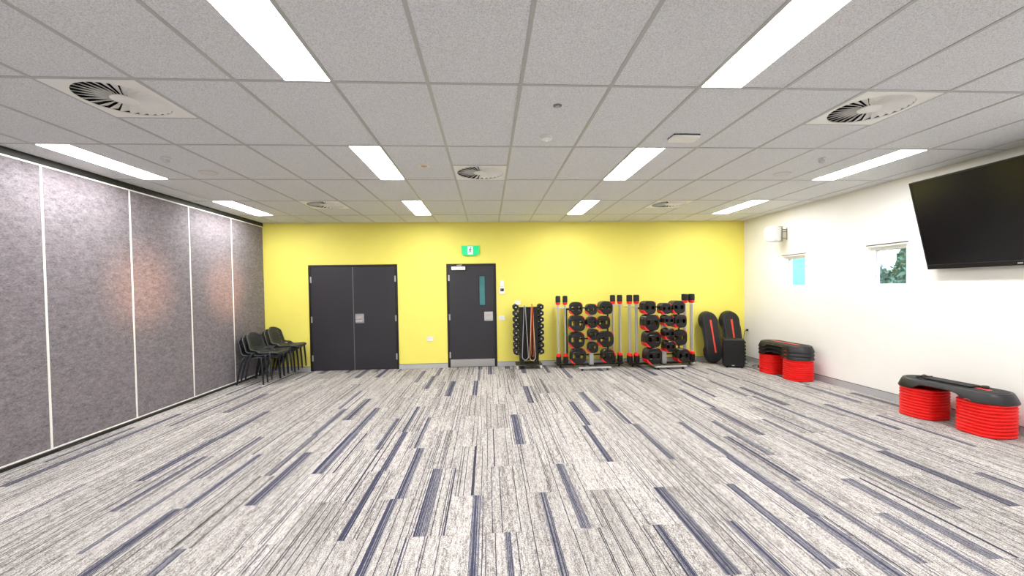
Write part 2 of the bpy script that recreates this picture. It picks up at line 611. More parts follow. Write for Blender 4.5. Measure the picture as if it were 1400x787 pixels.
# skirtings
struct(boxes('baseboard_back', [((XL + 0.05, YB - 0.012, 0.0), (D1[0], YB, 0.088)), ((D1[1], YB - 0.012, 0.0), (D2[0], YB, 0.088)), ((D2[1], YB - 0.012, 0.0), (XR, YB, 0.088))], M_SKIRT))
struct(boxes('baseboard_right', [((XR - 0.012, YF, 0.0), (XR, YB - 0.012, 0.088))], M_SKIRT))
struct(boxes('trim_3', [((XL + 0.05, YB - 0.015, 0.088), (D1[0], YB, 0.093)), ((D1[1], YB - 0.015, 0.088), (D2[0], YB, 0.093)), ((D2[1], YB - 0.015, 0.088), (XR, YB, 0.093)), ((XR - 0.015, YF, 0.088), (XR, YB - 0.012, 0.093))], mat('dark_skirting_edge', rgb(96, 96, 100), 0.5, 0.3)))

# ------------------------------------------------------------------ doors
def hinge(parent, x, z):
    bm = bmesh.new()
    add_tube(bm, [(x, YB - 0.018, z - 0.06), (x, YB - 0.018, z + 0.06)], 0.009, 10)
    add_box(bm, (x - 0.014, YB - 0.016, z - 0.055), (x + 0.014, YB - 0.010, z + 0.055))
    make('hinge', bm, M_STEEL, parent)

def lock_plate(parent, x0, x1, z0, z1):
    bm = bmesh.new()
    add_slab(bm, round_rect(x1 - x0, z1 - z0, 0.008, 3), [], 0, 0.006, 0.001, Matrix.Translation(((x0 + x1) / 2, YB - 0.010, (z0 + z1) / 2)) @ Matrix.Rotation(PI / 2, 4, 'X'))
    p = make('lock_plate', bm, M_STEEL, parent)
    bm = bmesh.new()
    xc, zc = (x0 + x1) / 2, (z0 + z1) / 2
    w = (x1 - x0)
    add_slab(bm, round_rect(w * 0.56, 0.052, 0.012, 3), [], 0, 0.012, 0.002, Matrix.Translation((xc, YB - 0.016, zc + 0.022)) @ Matrix.Rotation(PI / 2, 4, 'X'))
    make('pull_cup', bm, mat('warm_brushed_steel', rgb(202, 192, 190), 0.4, 0.5), p)
    bm = bmesh.new()
    add_tube(bm, [(xc - w * 0.36, YB - 0.018, z0 + 0.038), (xc - w * 0.34, YB - 0.042, z0 + 0.038), (xc + w * 0.34, YB - 0.042, z0 + 0.038), (xc + w * 0.36, YB - 0.018, z0 + 0.038)], 0.008, 8)
    make('handle_bar', bm, M_ALU, p, True)

d1 = boxes('door_1', [((D1[0], YB - 0.014, 0.0), (D1[0] + 0.042, YB + 0.12, D1[3])), ((D1[1] - 0.042, YB - 0.014, 0.0), (D1[1], YB + 0.12, D1[3])), ((D1[0] + 0.042, YB - 0.014, D1[3] - 0.042), (D1[1] - 0.042, YB + 0.12, D1[3]))], M_DFRAME, None, 0.002)
struct(d1)
mid = -2.612
boxes('door_leaf', [((D1[0] + 0.046, YB - 0.010, 0.006), (mid - 0.006, YB + 0.035, D1[3] - 0.046))], M_DOOR, d1, 0.002)
boxes('door_leaf', [((mid + 0.006, YB - 0.010, 0.006), (D1[1] - 0.046, YB + 0.035, D1[3] - 0.046))], M_DOOR, d1, 0.002)
boxes('meeting_stile', [((mid - 0.0075, YB - 0.012, 0.006), (mid + 0.0075, YB + 0.03, D1[3] - 0.046))], mat('meeting_stile_metal', rgb(120, 120, 124), 0.35, 0.7), d1)
for x in (D1[0] + 0.044, D1[1] - 0.044):
    for z in (1.77, 1.0, 0.25):
        hinge(d1, x, z)
boxes('light_leak_strip', [((D1[0] + 0.03, YB + 0.036, 0.0), (D1[0] + 0.07, YB + 0.06, D1[3] - 0.03)), ((D1[1] - 0.07, YB + 0.036, 0.0), (D1[1] - 0.03, YB + 0.06, D1[3] - 0.03)), ((D1[0] + 0.03, YB + 0.036, D1[3] - 0.07), (D1[1] - 0.03, YB + 0.06, D1[3] - 0.03)), ((mid - 0.03, YB + 0.036, 0.0), (mid + 0.03, YB + 0.06, D1[3] - 0.03)), ((D1[0] + 0.03, YB + 0.036, -0.01), (D1[1] - 0.03, YB + 0.06, 0.02))], M_DFRAME, d1)  # hidden strips added behind the leaves to stop sky light leaking through gaps
lock_plate(d1, -2.58, -2.415, 0.918, 1.098)

d2 = boxes('door_2', [((D2[0], YB - 0.014, 0.0), (D2[0] + 0.045, YB + 0.12, D2[3])), ((D2[1] - 0.045, YB - 0.014, 0.0), (D2[1], YB + 0.12, D2[3])), ((D2[0] + 0.045, YB - 0.014, D2[3] - 0.042), (D2[1] - 0.045, YB + 0.12, D2[3]))], M_DFRAME, None, 0.002)
struct(d2)
bm = bmesh.new()
vx0, vx1, vz0, vz1 = -0.168, -0.056, 1.225, 1.805
lx0, lx1, lz0, lz1 = D2[0] + 0.049, D2[1] - 0.049, 0.006, D2[3] - 0.046
add_slab(bm, [(lx0, lz0), (lx1, lz0), (lx1, lz1), (lx0, lz1)], [[(vx0, vz0), (vx1, vz0), (vx1, vz1), (vx0, vz1)]], -0.035, 0.010, 0.0, Matrix.Translation((0, YB, 0)) @ Matrix.Rotation(PI / 2, 4, 'X'))
make('door_leaf', bm, M_DOOR, d2)
tg = mat('teal_vision_glass', (0.05, 0.21, 0.22, 1), 0.08, 0.0, 0.35, 5.0)
boxes('vision_glass', [((vx0, YB + 0.008, vz0), (vx1, YB + 0.014, vz1))], tg, d2)
boxes('glass_bead', [((vx0 - 0.006, YB - 0.0125, vz0 - 0.006), (vx0 + 0.003, YB - 0.008, vz1 + 0.006)), ((vx1 - 0.003, YB - 0.0125, vz0 - 0.006), (vx1 + 0.006, YB - 0.008, vz1 + 0.006)), ((vx0 - 0.006, YB - 0.0125, vz1 - 0.003), (vx1 + 0.006, YB - 0.008, vz1 + 0.006)), ((vx0 - 0.006, YB - 0.0125, vz0 - 0.006), (vx1 + 0.006, YB - 0.008, vz0 + 0.003))], M_DFRAME, d2)
boxes('kick_plate', [((lx0 + 0.002, YB - 0.0125, 0.012), (lx1 - 0.002, YB - 0.009, 0.158))], M_STEEL, d2)
for z in (1.77, 1.0, 0.25):
    hinge(d2, D2[0] + 0.047, z)
boxes('light_leak_strip', [((D2[0] + 0.03, YB + 0.036, 0.0), (D2[0] + 0.07, YB + 0.06, D2[3] - 0.03)), ((D2[1] - 0.07, YB + 0.036, 0.0), (D2[1] - 0.03, YB + 0.06, D2[3] - 0.03)), ((D2[0] + 0.03, YB + 0.036, D2[3] - 0.07), (D2[1] - 0.03, YB + 0.06, D2[3] - 0.03)), ((D2[0] + 0.03, YB + 0.036, -0.01), (D2[1] - 0.03, YB + 0.06, 0.02))], M_DFRAME, d2)  # same added strips, closing the light gap round the single leaf
lock_plate(d2, -0.078, 0.092, 0.915, 1.095)
bm = bmesh.new()
add_box(bm, (-0.706, YB - 0.065, 1.925), (-0.436, YB - 0.010, 1.992), 0.006)
cl = make('door_closer', bm, M_WHITE, d2)
bm = bmesh.new()
add_tube(bm, [(-0.53, YB - 0.04, 1.99), (-0.53, YB - 0.04, 2.012), (-0.60, YB - 0.06, 2.016), (-0.50, YB - 0.03, 2.024)], 0.008, 8)
make('closer_arm', bm, M_ALU, cl)
bm = bmesh.new()
for q in (-0.553, -0.495):
    add_tube(bm, [(q, YB - 0.0665, 1.972), (q + 0.026, YB - 0.0665, 1.95)], 0.003, 6)
make('closer_mark', bm, M_DFRAME, cl)

# ------------------------------------------------------------------ windows
M_WFR = mat('grey_window_frame', rgb(150, 152, 156), 0.45, 0.3)
def window(name, W):
    y0, y1, z0, z1 = W
    w = boxes(name, [((XR - 0.003, y0 - 0.004, z1 - 0.004), (XR + 0.008, y1 + 0.004, z1 + 0.010))], mat('shadow_bead', rgb(84, 83, 82), 0.6), None)
    struct(w)
    t, d0, d1_ = 0.022, XR + 0.0, XR + 0.085
    boxes('window_reveal', [((d0, y1 - t, z0), (d1_, y1, z1)), ((d0, y0, z0), (d1_, y0 + t, z1)), ((d0, y0 + t, z1 - t), (d1_, y1 - t, z1)), ((d0, y0 + t, z0), (d1_, y1 - t, z0 + t))], M_OFFW, w)
    a, b = XR + 0.05, XR + 0.12
    q = 0.052
    boxes('window_frame', [((a, y1 - t - q, z0 + t), (b, y1 - t, z1 - t)), ((a, y0 + t, z0 + t), (b, y0 + t + q, z1 - t)), ((a, y0 + t + q, z1 - t - 0.045), (b, y1 - t - q, z1 - t)), ((a, y0 + t + q, z0 + t), (b, y1 - t - q, z0 + t + 0.018))], M_OFFW, w, 0.002)
    e = 0.008
    boxes('glazing_bead', [((a + 0.02, y1 - t - q - e, z0 + t), (b - 0.01, y1 - t - q, z1 - t - 0.045)), ((a + 0.02, y0 + t + q, z1 - t - 0.045 - e), (b - 0.01, y1 - t - q, z1 - t - 0.045))], M_WFR, w)
    boxes('window_pane', [((XR + 0.10, y0 + t + q - 0.01, z0 + t), (XR + 0.106, y1 - t - q + 0.01, z1 - t - 0.03))], M_GLASS, w)
    return w
window('window_1', W1)
window('window_2', W2)

# ------------------------------------------------------------------ ceiling lights
def make_light():
    t = thing('ceiling_light', '', 'ceiling light')
    bm = bmesh.new()
    a, b = 0.145, 0.594
    out = [(-a, -b), (a, -b), (a, b), (-a, b)]
    e = 0.008
    inn = [(-a + e, -b + e), (a - e, -b + e), (a - e, b - e), (-a + e, b - e)]
    add_slab(bm, out, [inn], -0.004, 0.06)
    make('frame', bm, mat('white_light_frame', rgb(232, 232, 230), 0.5), t)
    bm = bmesh.new()
    add_box(bm, (-a + e, -b + e, 0.0), (a - e, b - e, 0.006))
    make('diffuser', bm, M_LAMP, t)
    bm = bmesh.new()
    add_box(bm, (-0.15, -0.6, 0.061), (0.15, 0.6, 0.075))
    make('housing', bm, M_SILVER, t)
    return t
COLN = {-7: 'beside the felt partition', -3: 'in the left centre column', 2: 'in the right centre column', 6: 'beside the window wall'}
ROWN = {4: 'row nearest the yellow wall', 2: 'middle row', 0: 'cut by the top photo edge', -2: 'row behind the camera'}
lt0 = make_light()
first = True
for i, h, k in LIGHTS:
    loc = (gx(i) + 0.3 * h + 0.15, gy(k) + 0.6, H)
    lab = 'lit ceiling panel %s, %s' % (COLN[i], ROWN[k])
    if k == 0 and i in (-7, 6):
        lab = 'lit ceiling panel %s, nearest the camera' % COLN[i]
    if first:
        lt0.location = loc
        tag(lt0, lab, 'ceiling light', 'recessed ceiling light panels')
        first = False
    else:
        dup(lt0, loc, (0, 0, 0), lab, 'recessed ceiling light panels')

# ------------------------------------------------------------------ swirl vents
M_VENT = mat('white_vent_metal', rgb(240, 240, 237), 0.45, 0.0, 0.02)
def make_vent():
    t = thing('ceiling_vent', '', 'air vent')
    bm = bmesh.new()
    add_slab(bm, round_rect(0.575, 0.575, 0.006, 2), [circle(0.262, 48)], -0.006, 0.002, 0.001)
    make('faceplate', bm, M_VENT, t)
    bm = bmesh.new()
    n = 28
    for q in range(n):
        a = 2 * PI * q / n
        ca, sa = math.cos(a), math.sin(a)
        tilt = 0.020
        w = 0.5 * 2 * PI / n
        vs = []
        for r, hw in ((0.075, 0.0085), (0.262, 0.0265)):
            for sgn in (-1, 1):
                px = r * ca - sgn * hw * sa
                py = r * sa + sgn * hw * ca
                vs.append((px, py, -0.004 if sgn > 0 else 0.015))
        lo = [bm.verts.new(p) for p in vs]
        hi = [bm.verts.new((p[0], p[1], p[2] + 0.0025)) for p in vs]
        for idx in ((0, 1, 3, 2),):
            bm.faces.new([lo[z] for z in idx])
            bm.faces.new([hi[z] for z in idx])
        for p, r in ((0, 1), (1, 3), (3, 2), (2, 0)):
            bm.faces.new((lo[p], lo[r], hi[r], hi[p]))
    make('blades', bm, M_VENT, t)
    bm = bmesh.new()
    add_lathe(bm, [(0, -0.006), (0.074, -0.006), (0.078, -0.003), (0.078, 0.004), (0, 0.004)], 32)
    make('hub', bm, M_VENT, t, True)
    bm = bmesh.new()
    add_lathe(bm, [(0.264, 0.002), (0.264, 0.2), (0.268, 0.2), (0.268, 0.002)], 40, None, False)
    add_box(bm, (-0.3, -0.3, 0.2), (0.3, 0.3, 0.21))
    make('plenum', bm, M_DARK, t)
    bm = bmesh.new()
    add_slab(bm, [(-0.3, -0.3), (0.3, -0.3), (0.3, 0.3), (-0.3, 0.3)], [circle(0.266, 40)], 0.0045, 0.012)
    make('edge_pan', bm, M_VENT, t)
    return t
VL = ['round swirl vent in the ceiling, left foreground above the felt partition side', 'round swirl vent in the ceiling, right foreground near the wall screen', 'round swirl vent in the middle of the ceiling above the single door', 'small looking far swirl vent in the ceiling above the double doors', 'small looking far swirl vent in the ceiling above the weight racks']
v0 = make_vent()
for n, (i, k, h) in enumerate(VENTS):
    loc = (gx(i) + 0.3, gy(k) + 0.6 * h + 0.3, H)
    if n == 0:
        v0.location = loc
        tag(v0, VL[0], 'air vent', 'swirl vents in the ceiling')
    else:
        dup(v0, loc, (0, 0, 0), VL[n], 'swirl vents in the ceiling')

# ------------------------------------------------------------------ small ceiling fittings
def fitting(name, label, cat, x, y, parts):
    t = thing(name, label, cat, (x, y, H))
    for pn, prof, m in parts:
        bm = bmesh.new()
        add_lathe(bm, prof, 32)
        make(pn, bm, m, t, True)
    return t
fitting('smoke_detector', 'round white smoke detector standing proud of the centre ceiling tile', 'smoke detector', 0.537, 3.72,
        [('base', [(0, 0), (0.056, 0), (0.056, -0.014), (0, -0.014)], M_WHITE), ('sensor_dome', [(0.048, -0.0145), (0.048, -0.028), (0.030, -0.038), (0, -0.040)], M_WHITE), ('indicator', [(0.006, -0.0405), (0.006, -0.043), (0, -0.044)], glow('indicator_light', (1, 0.96, 0.9, 1), 0.8))])
fitting('sensor_disc', 'small grey flush disc in the ceiling just in front of smoke detector', 'sensor', 0.531, 3.10,
        [('rim', [(0, 0), (0.032, 0), (0.032, -0.004), (0.026, -0.005), (0, -0.005)], mat('grey_disc', rgb(120, 120, 122), 0.5)), ('lens', [(0.018, -0.0052), (0.018, -0.009), (0, -0.010)], mat('pale_lens', rgb(170, 170, 172), 0.3))])
fitting('emergency_light', 'small round ceiling spot with reddish centre left of the middle vent', 'emergency light', -0.66, 4.62,
        [('rim', [(0, 0), (0.066, 0), (0.064, -0.005), (0, -0.006)], mat('cream_rim', rgb(236, 228, 214), 0.5)), ('reflector', [(0.034, -0.0062), (0.030, -0.010), (0, -0.011)], mat('dull_reflector', rgb(190, 178, 168), 0.4, 0.2)), ('led', [(0.011, -0.0112), (0.009, -0.015), (0, -0.016)], glow('warm_red_led', (1, 0.25, 0.15, 1), 0.12))])
M_SEN = mat('grey_white_sensor', rgb(232, 233, 234), 0.45)
for nm, x, y, lb in (('motion_sensor', -3.115, 4.37, 'small white domed motion sensor on the ceiling near the felt partition'), ('motion_sensor', 3.555, 4.30, 'small grey domed motion sensor on the ceiling towards the window wall')):
    s_ = fitting(nm, lb, 'motion sensor', x, y, [('base', [(0, 0), (0.040, 0), (0.044, -0.022), (0, -0.023)], M_SEN), ('dome', [(0.032, -0.0235), (0.030, -0.040), (0.018, -0.052), (0, -0.056)], mat('dark_grey_sensor_dome', rgb(198, 200, 204), 0.3))])
    s_['group'] = 'ceiling motion sensors'
for x, y, lb in ((-3.05, 4.90, 'flush round ceiling speaker grille on the felt partition side'), (3.55, 4.90, 'flush round ceiling speaker grille on the window wall side')):
    s_ = fitting('ceiling_speaker', lb, 'ceiling speaker', x, y, [('rim', [(0.0, -0.0005), (0.092, -0.0005), (0.092, -0.005), (0.084, -0.006), (0.083, -0.001), (0.0, -0.001)], mat('speaker_rim', rgb(205, 204, 202), 0.5)), ('grille', [(0, -0.0015), (0.082, -0.0015), (0.082, -0.0045), (0, -0.0055)], mat('grey_speaker_grille', rgb(214, 214, 213), 0.7, 0, 0.15, 220))])
    s_['group'] = 'flush ceiling speakers'
t = thing('wireless_access_point', 'flat white box with dark trim edge on the ceiling by the right centre light', 'access point', (1.765, 3.70, H))
bm = bmesh.new()
add_slab(bm, round_rect(0.25, 0.15, 0.03, 5), [], -0.032, -0.009, 0.006)
make('housing', bm, M_WHITE, t, True)
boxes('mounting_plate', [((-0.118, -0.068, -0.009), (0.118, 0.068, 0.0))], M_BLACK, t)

# ------------------------------------------------------------------ exit sign and wall fittings on the yellow wall
M_GREEN = glow('exit_green', (0.0, 0.62, 0.22, 1), 0.22)
M_EXW = glow('exit_white', (0.80, 0.95, 0.92, 1), 0.16)
t = thing('exit_sign', 'lit green exit sign with white centre panel above the single door', 'exit sign', (-0.331, YB, 2.209))
bm = bmesh.new()
add_slab(bm, [(-0.171, 0.19), (-0.171, 0.05), (-0.15, 0.02), (-0.12, 0.0), (0.12, 0.0), (0.15, 0.02), (0.171, 0.05), (0.171, 0.19)], [], 0.0, 0.05, 0.004, Matrix.Rotation(PI / 2, 4, 'X'))
make('sign_body', bm, M_GREEN, t)
boxes('mounting_bar', [((-0.05, -0.045, 0.19), (0.05, 0.0, 0.20))], mat('grey_sign_mount', rgb(190, 190, 186), 0.5), t)
sp_ = boxes('centre_panel', [((-0.055, -0.053, 0.018), (0.052, -0.050, 0.176))], M_EXW, t)
M_FIG = mat('dark_green_figure', rgb(20, 70, 52), 0.6)
bm = bmesh.new()
def fig(pts, r):
    add_tube(bm, [(p[0], -0.0545, p[1]) for p in pts], r, 8)
add_lathe(bm, [(0, -0.001), (0.011, -0.001), (0.011, 0.001), (0, 0.001)], 14, Matrix.Translation((0.010, -0.0545, 0.146)) @ Matrix.Rotation(PI / 2, 4, 'X'))
fig([(0.004, 0.130), (-0.004, 0.096)], 0.009)
fig([(0.008, 0.126), (0.024, 0.112), (0.032, 0.122)], 0.0045)
fig([(0.000, 0.126), (-0.018, 0.118), (-0.020, 0.100)], 0.0045)
fig([(-0.002, 0.094), (0.016, 0.076), (0.012, 0.050)], 0.006)
fig([(-0.006, 0.094), (-0.012, 0.070), (-0.032, 0.060)], 0.006)
make('running_figure', bm, M_FIG, sp_)

M_SHAD = mat('grey_lower_edge', rgb(176, 170, 150), 0.6)
def wall_plate(name, label, cat, x, z, w, h, extra=None, group=None):
    t = thing(name, label, cat, (x, YB, z - h / 2))
    bm = bmesh.new()
    add_slab(bm, round_rect(w, h, 0.008, 4, 0, h / 2), [], 0.0, 0.012, 0.003, Matrix.Rotation(PI / 2, 4, 'X'))
    make('cover_plate', bm, M_WHITE, t)
    for k, (px, pw, ph) in enumerate(extra or []):
        bm = bmesh.new()
        add_box(bm, (px - pw / 2, -0.016, h / 2 - ph / 2), (px + pw / 2, -0.012, h / 2 + ph / 2), 0.001)
        make('rocker', bm, M_WHITE, t)
    if group:
        t['group'] = group
    return t
wall_plate('wall_outlet', 'white power outlet low on yellow wall between the two doors', 'wall outlet', -1.152, 0.577, 0.135, 0.085, [(-0.03, 0.018, 0.03), (0.03, 0.018, 0.03)])
wall_plate('light_switch', 'white light switch plate right of the single door at handle height', 'light switch', 0.272, 0.965, 0.115, 0.088, [(-0.022, 0.03, 0.05), (0.022, 0.03, 0.05)])
wall_plate('wall_socket', 'white wall plate just above the dumbbell stand on yellow wall', 'wall plate', 0.592, 1.262, 0.118, 0.08, [(0.0, 0.05, 0.04)])
t = thing('entry_keypad', 'white keypad with small dark screen on yellow wall right of single door', 'keypad', (0.282, YB, 1.44))
bm = bmesh.new()
add_slab(bm, round_rect(0.108, 0.135, 0.008, 4, 0, 0.068), [], 0.0, 0.028, 0.004, Matrix.Rotation(PI / 2, 4, 'X'))
make('keypad_body', bm, M_WHITE, t)
bm = bmesh.new()
add_slab(bm, round_rect(0.070, 0.13, 0.008, 4, 0, 0.208), [], 0.0, 0.018, 0.003, Matrix.Rotation(PI / 2, 4, 'X'))
make('upper_cover', bm, M_WHITE, t)
sc_ = boxes('screen', [((-0.036, -0.0295, 0.055), (0.036, -0.028, 0.108))], M_BLACKG, t)
boxes('status_window', [((-0.030, -0.0305, 0.066), (-0.008, -0.0295, 0.098))], mat('grey_status', rgb(120, 118, 110), 0.4), sc_)
boxes('label_strip', [((-0.022, -0.0195, 0.147), (0.016, -0.018, 0.150))], mat('grey_print', rgb(140, 140, 140), 0.6), t)

# outlet on the right wall near the corner with plug and lead
t = thing('power_point', 'white power point on the cream wall close to the yellow corner', 'wall outlet', (XR, 8.30, 0.595))
bm = bmesh.new()
add_slab(bm, round_rect(0.13, 0.085, 0.008, 4, 0, 0.0425), [], 0.0, 0.012, 0.003, Matrix.Rotation(-PI / 2, 4, 'Z') @ Matrix.Rotation(PI / 2, 4, 'X'))
make('cover_plate', bm, M_WHITE, t)

# ------------------------------------------------------------------ television
ang = math.atan2(0.25, 1.0)
t = thing('television', 'large black flat screen television tilted down high on the cream wall', 'television', (5.18, 3.80, 1.69), (0, -ang, 0))
TW, TH, TD = 1.74, 1.035, 0.055
def tv_box(bm, y0, y1, z0, z1, x0, x1, bev=0.0):
    add_box(bm, (x0, y0, z0), (x1, y1, z1), bev)
bm = bmesh.new()
tv_box(bm, -TW / 2, TW / 2, 0, TH, 0.0, TD, 0.006)
make('cabinet', bm, M_BLACKG, t)
bm = bmesh.new()
b = 0.016
for y0, y1, z0, z1 in ((-TW / 2, -TW / 2 + b, 0, TH), (TW / 2 - b, TW / 2, 0, TH), (-TW / 2 + b, TW / 2 - b, TH - b, TH), (-TW / 2 + b, TW / 2 - b, 0, 0.052)):
    tv_box(bm, y0, y1, z0, z1, -0.008, 0.0, 0.002)
bz = make('bezel', bm, mat('bezel_plastic', rgb(14, 14, 15), 0.3), t)
boxes('bezel_line', [((-0.0095, -TW / 2 + 0.02, 0.050), (-0.008, TW / 2 - 0.02, 0.054))], mat('bezel_line_grey', rgb(62, 62, 64), 0.3), bz)
boxes('logo', [((-0.0095, -0.024, 0.018), (-0.008, 0.018, 0.030))], mat('silver_logo', rgb(205, 205, 205), 0.4, 0.3), bz)
scm = mat('dark_screen_glass', rgb(17, 17, 19), 0.17, 0.0, 0.1, 2.0, 0.45)
boxes('screen', [((-0.002, -TW / 2 + b, 0.053), (0.001, TW / 2 - b, TH - b))], scm, t)
bm = bmesh.new()
add_box(bm, (TD, -0.35, 0.25), (TD + 0.03, 0.35, 0.75), 0.004)
for y in (-0.3, 0.3):
    add_tube(bm, [(TD + 0.02, y, 0.7), (0.250, y, 0.62)], 0.012, 8)
    add_tube(bm, [(TD + 0.02, y, 0.3), (0.150, y, 0.24)], 0.012, 8)
make('wall_bracket', bm, M_BLACK, t)

# ------------------------------------------------------------------ wall speaker
t = thing('wall_speaker', 'white rounded box speaker on a swivel bracket on the cream wall', 'speaker', (5.06, 7.22, 2.295), (0, 0, math.radians(24)))
bm = bmesh.new()
prof = [(-0.115, 0.02), (-0.135, 0.10), (-0.135, 0.19), (-0.115, 0.27), (0.115, 0.27), (0.135, 0.19), (0.135, 0.10), (0.115, 0.02)]
prof = superell(0.118, 0.14, 4.5, 40)
lv = [(0.86, -0.085), (0.95, -0.075), (1.0, -0.05), (1.0, 0.02), (0.90, 0.07), (0.72, 0.10)]
rings = [[bm.verts.new((p[0] * s, y, 0.14 + p[1] * s)) for p in prof] for s, y in lv]
for A, B in zip(rings, rings[1:]):
    for k in range(len(A)):
        bm.faces.new((A[k], A[(k + 1) % len(A)], B[(k + 1) % len(B)], B[k]))
bm.faces.new(rings[0]); bm.faces.new(rings[-1])
make('cabinet', bm, M_WHITE, t, True)
bm = bmesh.new()
gl = [(p[0] * 0.84, p[1] * 0.84) for p in prof]
add_slab(bm, gl, [], 0.0855, 0.092, 0.002, Matrix.Translation((0, 0, 0.14)) @ Matrix.Rotation(PI / 2, 4, 'X'))
make('grille', bm, mat('white_speaker_grille', rgb(242, 242, 240), 0.6, 0, 0.03, 200), t)
bm = bmesh.new()
R_ = Matrix.Rotation(math.radians(-24), 4, 'Z')
def wl_(p):   # world offset from the speaker origin to local
    return R_ @ Vector(p)
add_tube(bm, [wl_((0.04, -0.03, 0.262)), wl_((0.125, -0.06, 0.268)), wl_((0.125, -0.06, 0.012)), wl_((0.04, -0.03, 0.018))], 0.010, 8)
make('yoke', bm, mat('grey_bracket', rgb(120, 118, 110), 0.5), t)
bm = bmesh.new()
for z in (0.22, 0.18, 0.06):
    add_tube(bm, [wl_((0.125, -0.06, z)), wl_((0.217, -0.06, z - 0.004))], 0.007, 8)
add_tube(bm, [wl_((0.213, -0.06, 0.03)), wl_((0.213, -0.06, 0.25))], 0.006, 8)
make('wall_arm', bm, mat('grey_bracket', rgb(120, 118, 110), 0.5), t)

# ------------------------------------------------------------------ step platforms and risers
def stadium(L, W, n=14, waist=0.0):
    out = []
    r = W / 2
    c = L / 2 - r
    for k in range(n + 1):
        a = -PI / 2 + PI * k / n
        out.append((r * math.sin(a) * -1, 0))
    out = []
    for k in range(n + 1):
        a = PI * k / n
        out.append((r * math.cos(a), c + r * math.sin(a)))
    m = 10
    for k in range(1, m):
        y = c - 2 * c * k / m
        out.append((-r + waist * math.sin(PI * k / m) ** 2, y))
    for k in range(n + 1):
        a = PI + PI * k / n
        out.append((r * math.cos(a), -c + r * math.sin(a)))
    for k in range(1, m):
        y = -c + 2 * c * k / m
        out.append((r - waist * math.sin(PI * k / m) ** 2, y))
    return out

DL, DW_, DH = 1.05, 0.425, 0.104
def make_step():
    """step platform lying along local Y, base of the skirt at z = 0, arched skirt between two feet"""
    t = thing('step_platform', '', 'exercise step')
    bm = bmesh.new()
    lo = stadium(DL, DW_, 16, 0.014)
    levels = []
    def arch(y):
        a = abs(y) / (DL / 2)
        s = max(0.0, min(1.0, (0.52 - a) / 0.22))
        return 0.058 * s * s * (3 - 2 * s)
    n = len(lo)
    base = [(p[0], p[1], arch(p[1])) for p in lo]
    def lev(d, z):
        q = loop_shrink(lo, d)
        return [(a[0], a[1], z) for a in q]
    def low(d):
        q = loop_shrink(lo, d)
        return [(a[0], a[1], arch(b_[1])) for a, b_ in zip(q, lo)]
    R = [low(0.012), low(0.0), [(p[0], p[1], max(p[2] + 0.008, 0.012)) for p in base], lev(0.022, 0.068), lev(0.036, 0.094), lev(0.044, 0.101), lev(0.058, DH - 0.003)]
    rings = [[bm.verts.new(p) for p in r] for r in R]
    for A, B in zip(rings, rings[1:]):
        for k in range(n):
            bm.faces.new((A[k], A[(k + 1) % n], B[(k + 1) % n], B[k]))
    bm.faces.new(rings[-1])
    # underside, set up inside the skirt
    inner = [bm.verts.new((p[0] * 0.80, p[1] * 0.92, 0.088)) for p in lo]
    A = rings[0]
    for k in range(n):
        bm.faces.new((A[(k + 1) % n], A[k], inner[k], inner[(k + 1) % n]))
    bm.faces.new(list(reversed(inner)))
    make('deck', bm, M_STEP, t, True)
    bm = bmesh.new()
    add_slab(bm, [(p[0], p[1]) for p in loop_shrink(lo, 0.066)], [], DH - 0.006, DH, 0.002)
    make('tread', bm, M_STEPT, t)
    bm = bmesh.new()
    add_slab(bm, [(-0.022, -0.31), (-0.018, -0.33), (0.018, -0.33), (0.022, -0.31), (0.016, 0.0), (0.022, 0.31), (0.018, 0.33), (-0.018, 0.33), (-0.022, 0.31), (-0.016, 0.0)], [], DH - 0.003, DH + 0.003, 0.001)
    make('inlay', bm, M_REDI, t)
    for s in (-1,):
        bm = bmesh.new()
        add_tube(bm, [(-DW_ / 2 - 0.001, s * 0.29 - 0.03, 0.006), (-DW_ / 2 - 0.002, s * 0.29 - 0.015, 0.018), (-DW_ / 2 - 0.002, s * 0.29 + 0.015, 0.018), (-DW_ / 2 - 0.001, s * 0.29 + 0.03, 0.006)], 0.0035, 6)
        make('release_tab', bm, M_REDI, t)
    return t

RH = 0.0338
def make_riser():
    t = thing('step_riser', '', 'step riser')
    bm = bmesh.new()
    oo = superell(0.184, 0.198, 2.9, 56)
    lv = [(0.018, 0.0004), (0.016, 0.005), (0.004, 0.0065), (0.001, 0.011), (0.0, RH - 0.010), (0.005, RH - 0.004), (0.017, RH - 0.0004)]
    rings = []
    for d, z in lv:
        q = loop_shrink(oo, d)
        rings.append([bm.verts.new((p[0], p[1], z)) for p in q])
    n = len(oo)
    for A, B in zip(rings, rings[1:]):
        for k in range(n):
            bm.faces.new((A[k], A[(k + 1) % n], B[(k + 1) % n], B[k]))
    # open ring: inner wall
    q = loop_shrink(oo, 0.05)
    it = [bm.verts.new((p[0], p[1], RH - 0.0004)) for p in q]
    ib = [bm.verts.new((p[0], p[1], 0.0004)) for p in q]
    for k in range(n):
        bm.faces.new((rings[-1][k], rings[-1][(k + 1) % n], it[(k + 1) % n], it[k]))
        bm.faces.new((it[k], it[(k + 1) % n], ib[(k + 1) % n], ib[k]))
        bm.faces.new((ib[k], ib[(k + 1) % n], rings[0][(k + 1) % n], rings[0][k]))
    make('riser_body', bm, M_REDS, t, True)
    bm = bmesh.new()
    add_tube(bm, [(p[0], p[1], RH - 0.0095) for p in loop_shrink(oo, 0.0)], 0.0026, 6, True)
    make('rim_bead', bm, M_REDS, t, True)
    return t
step0 = make_step()
riser0 = make_riser()
used = {'s': False, 'r': False, 'c': False, 'p': {}, 'b': False, 'd': False}
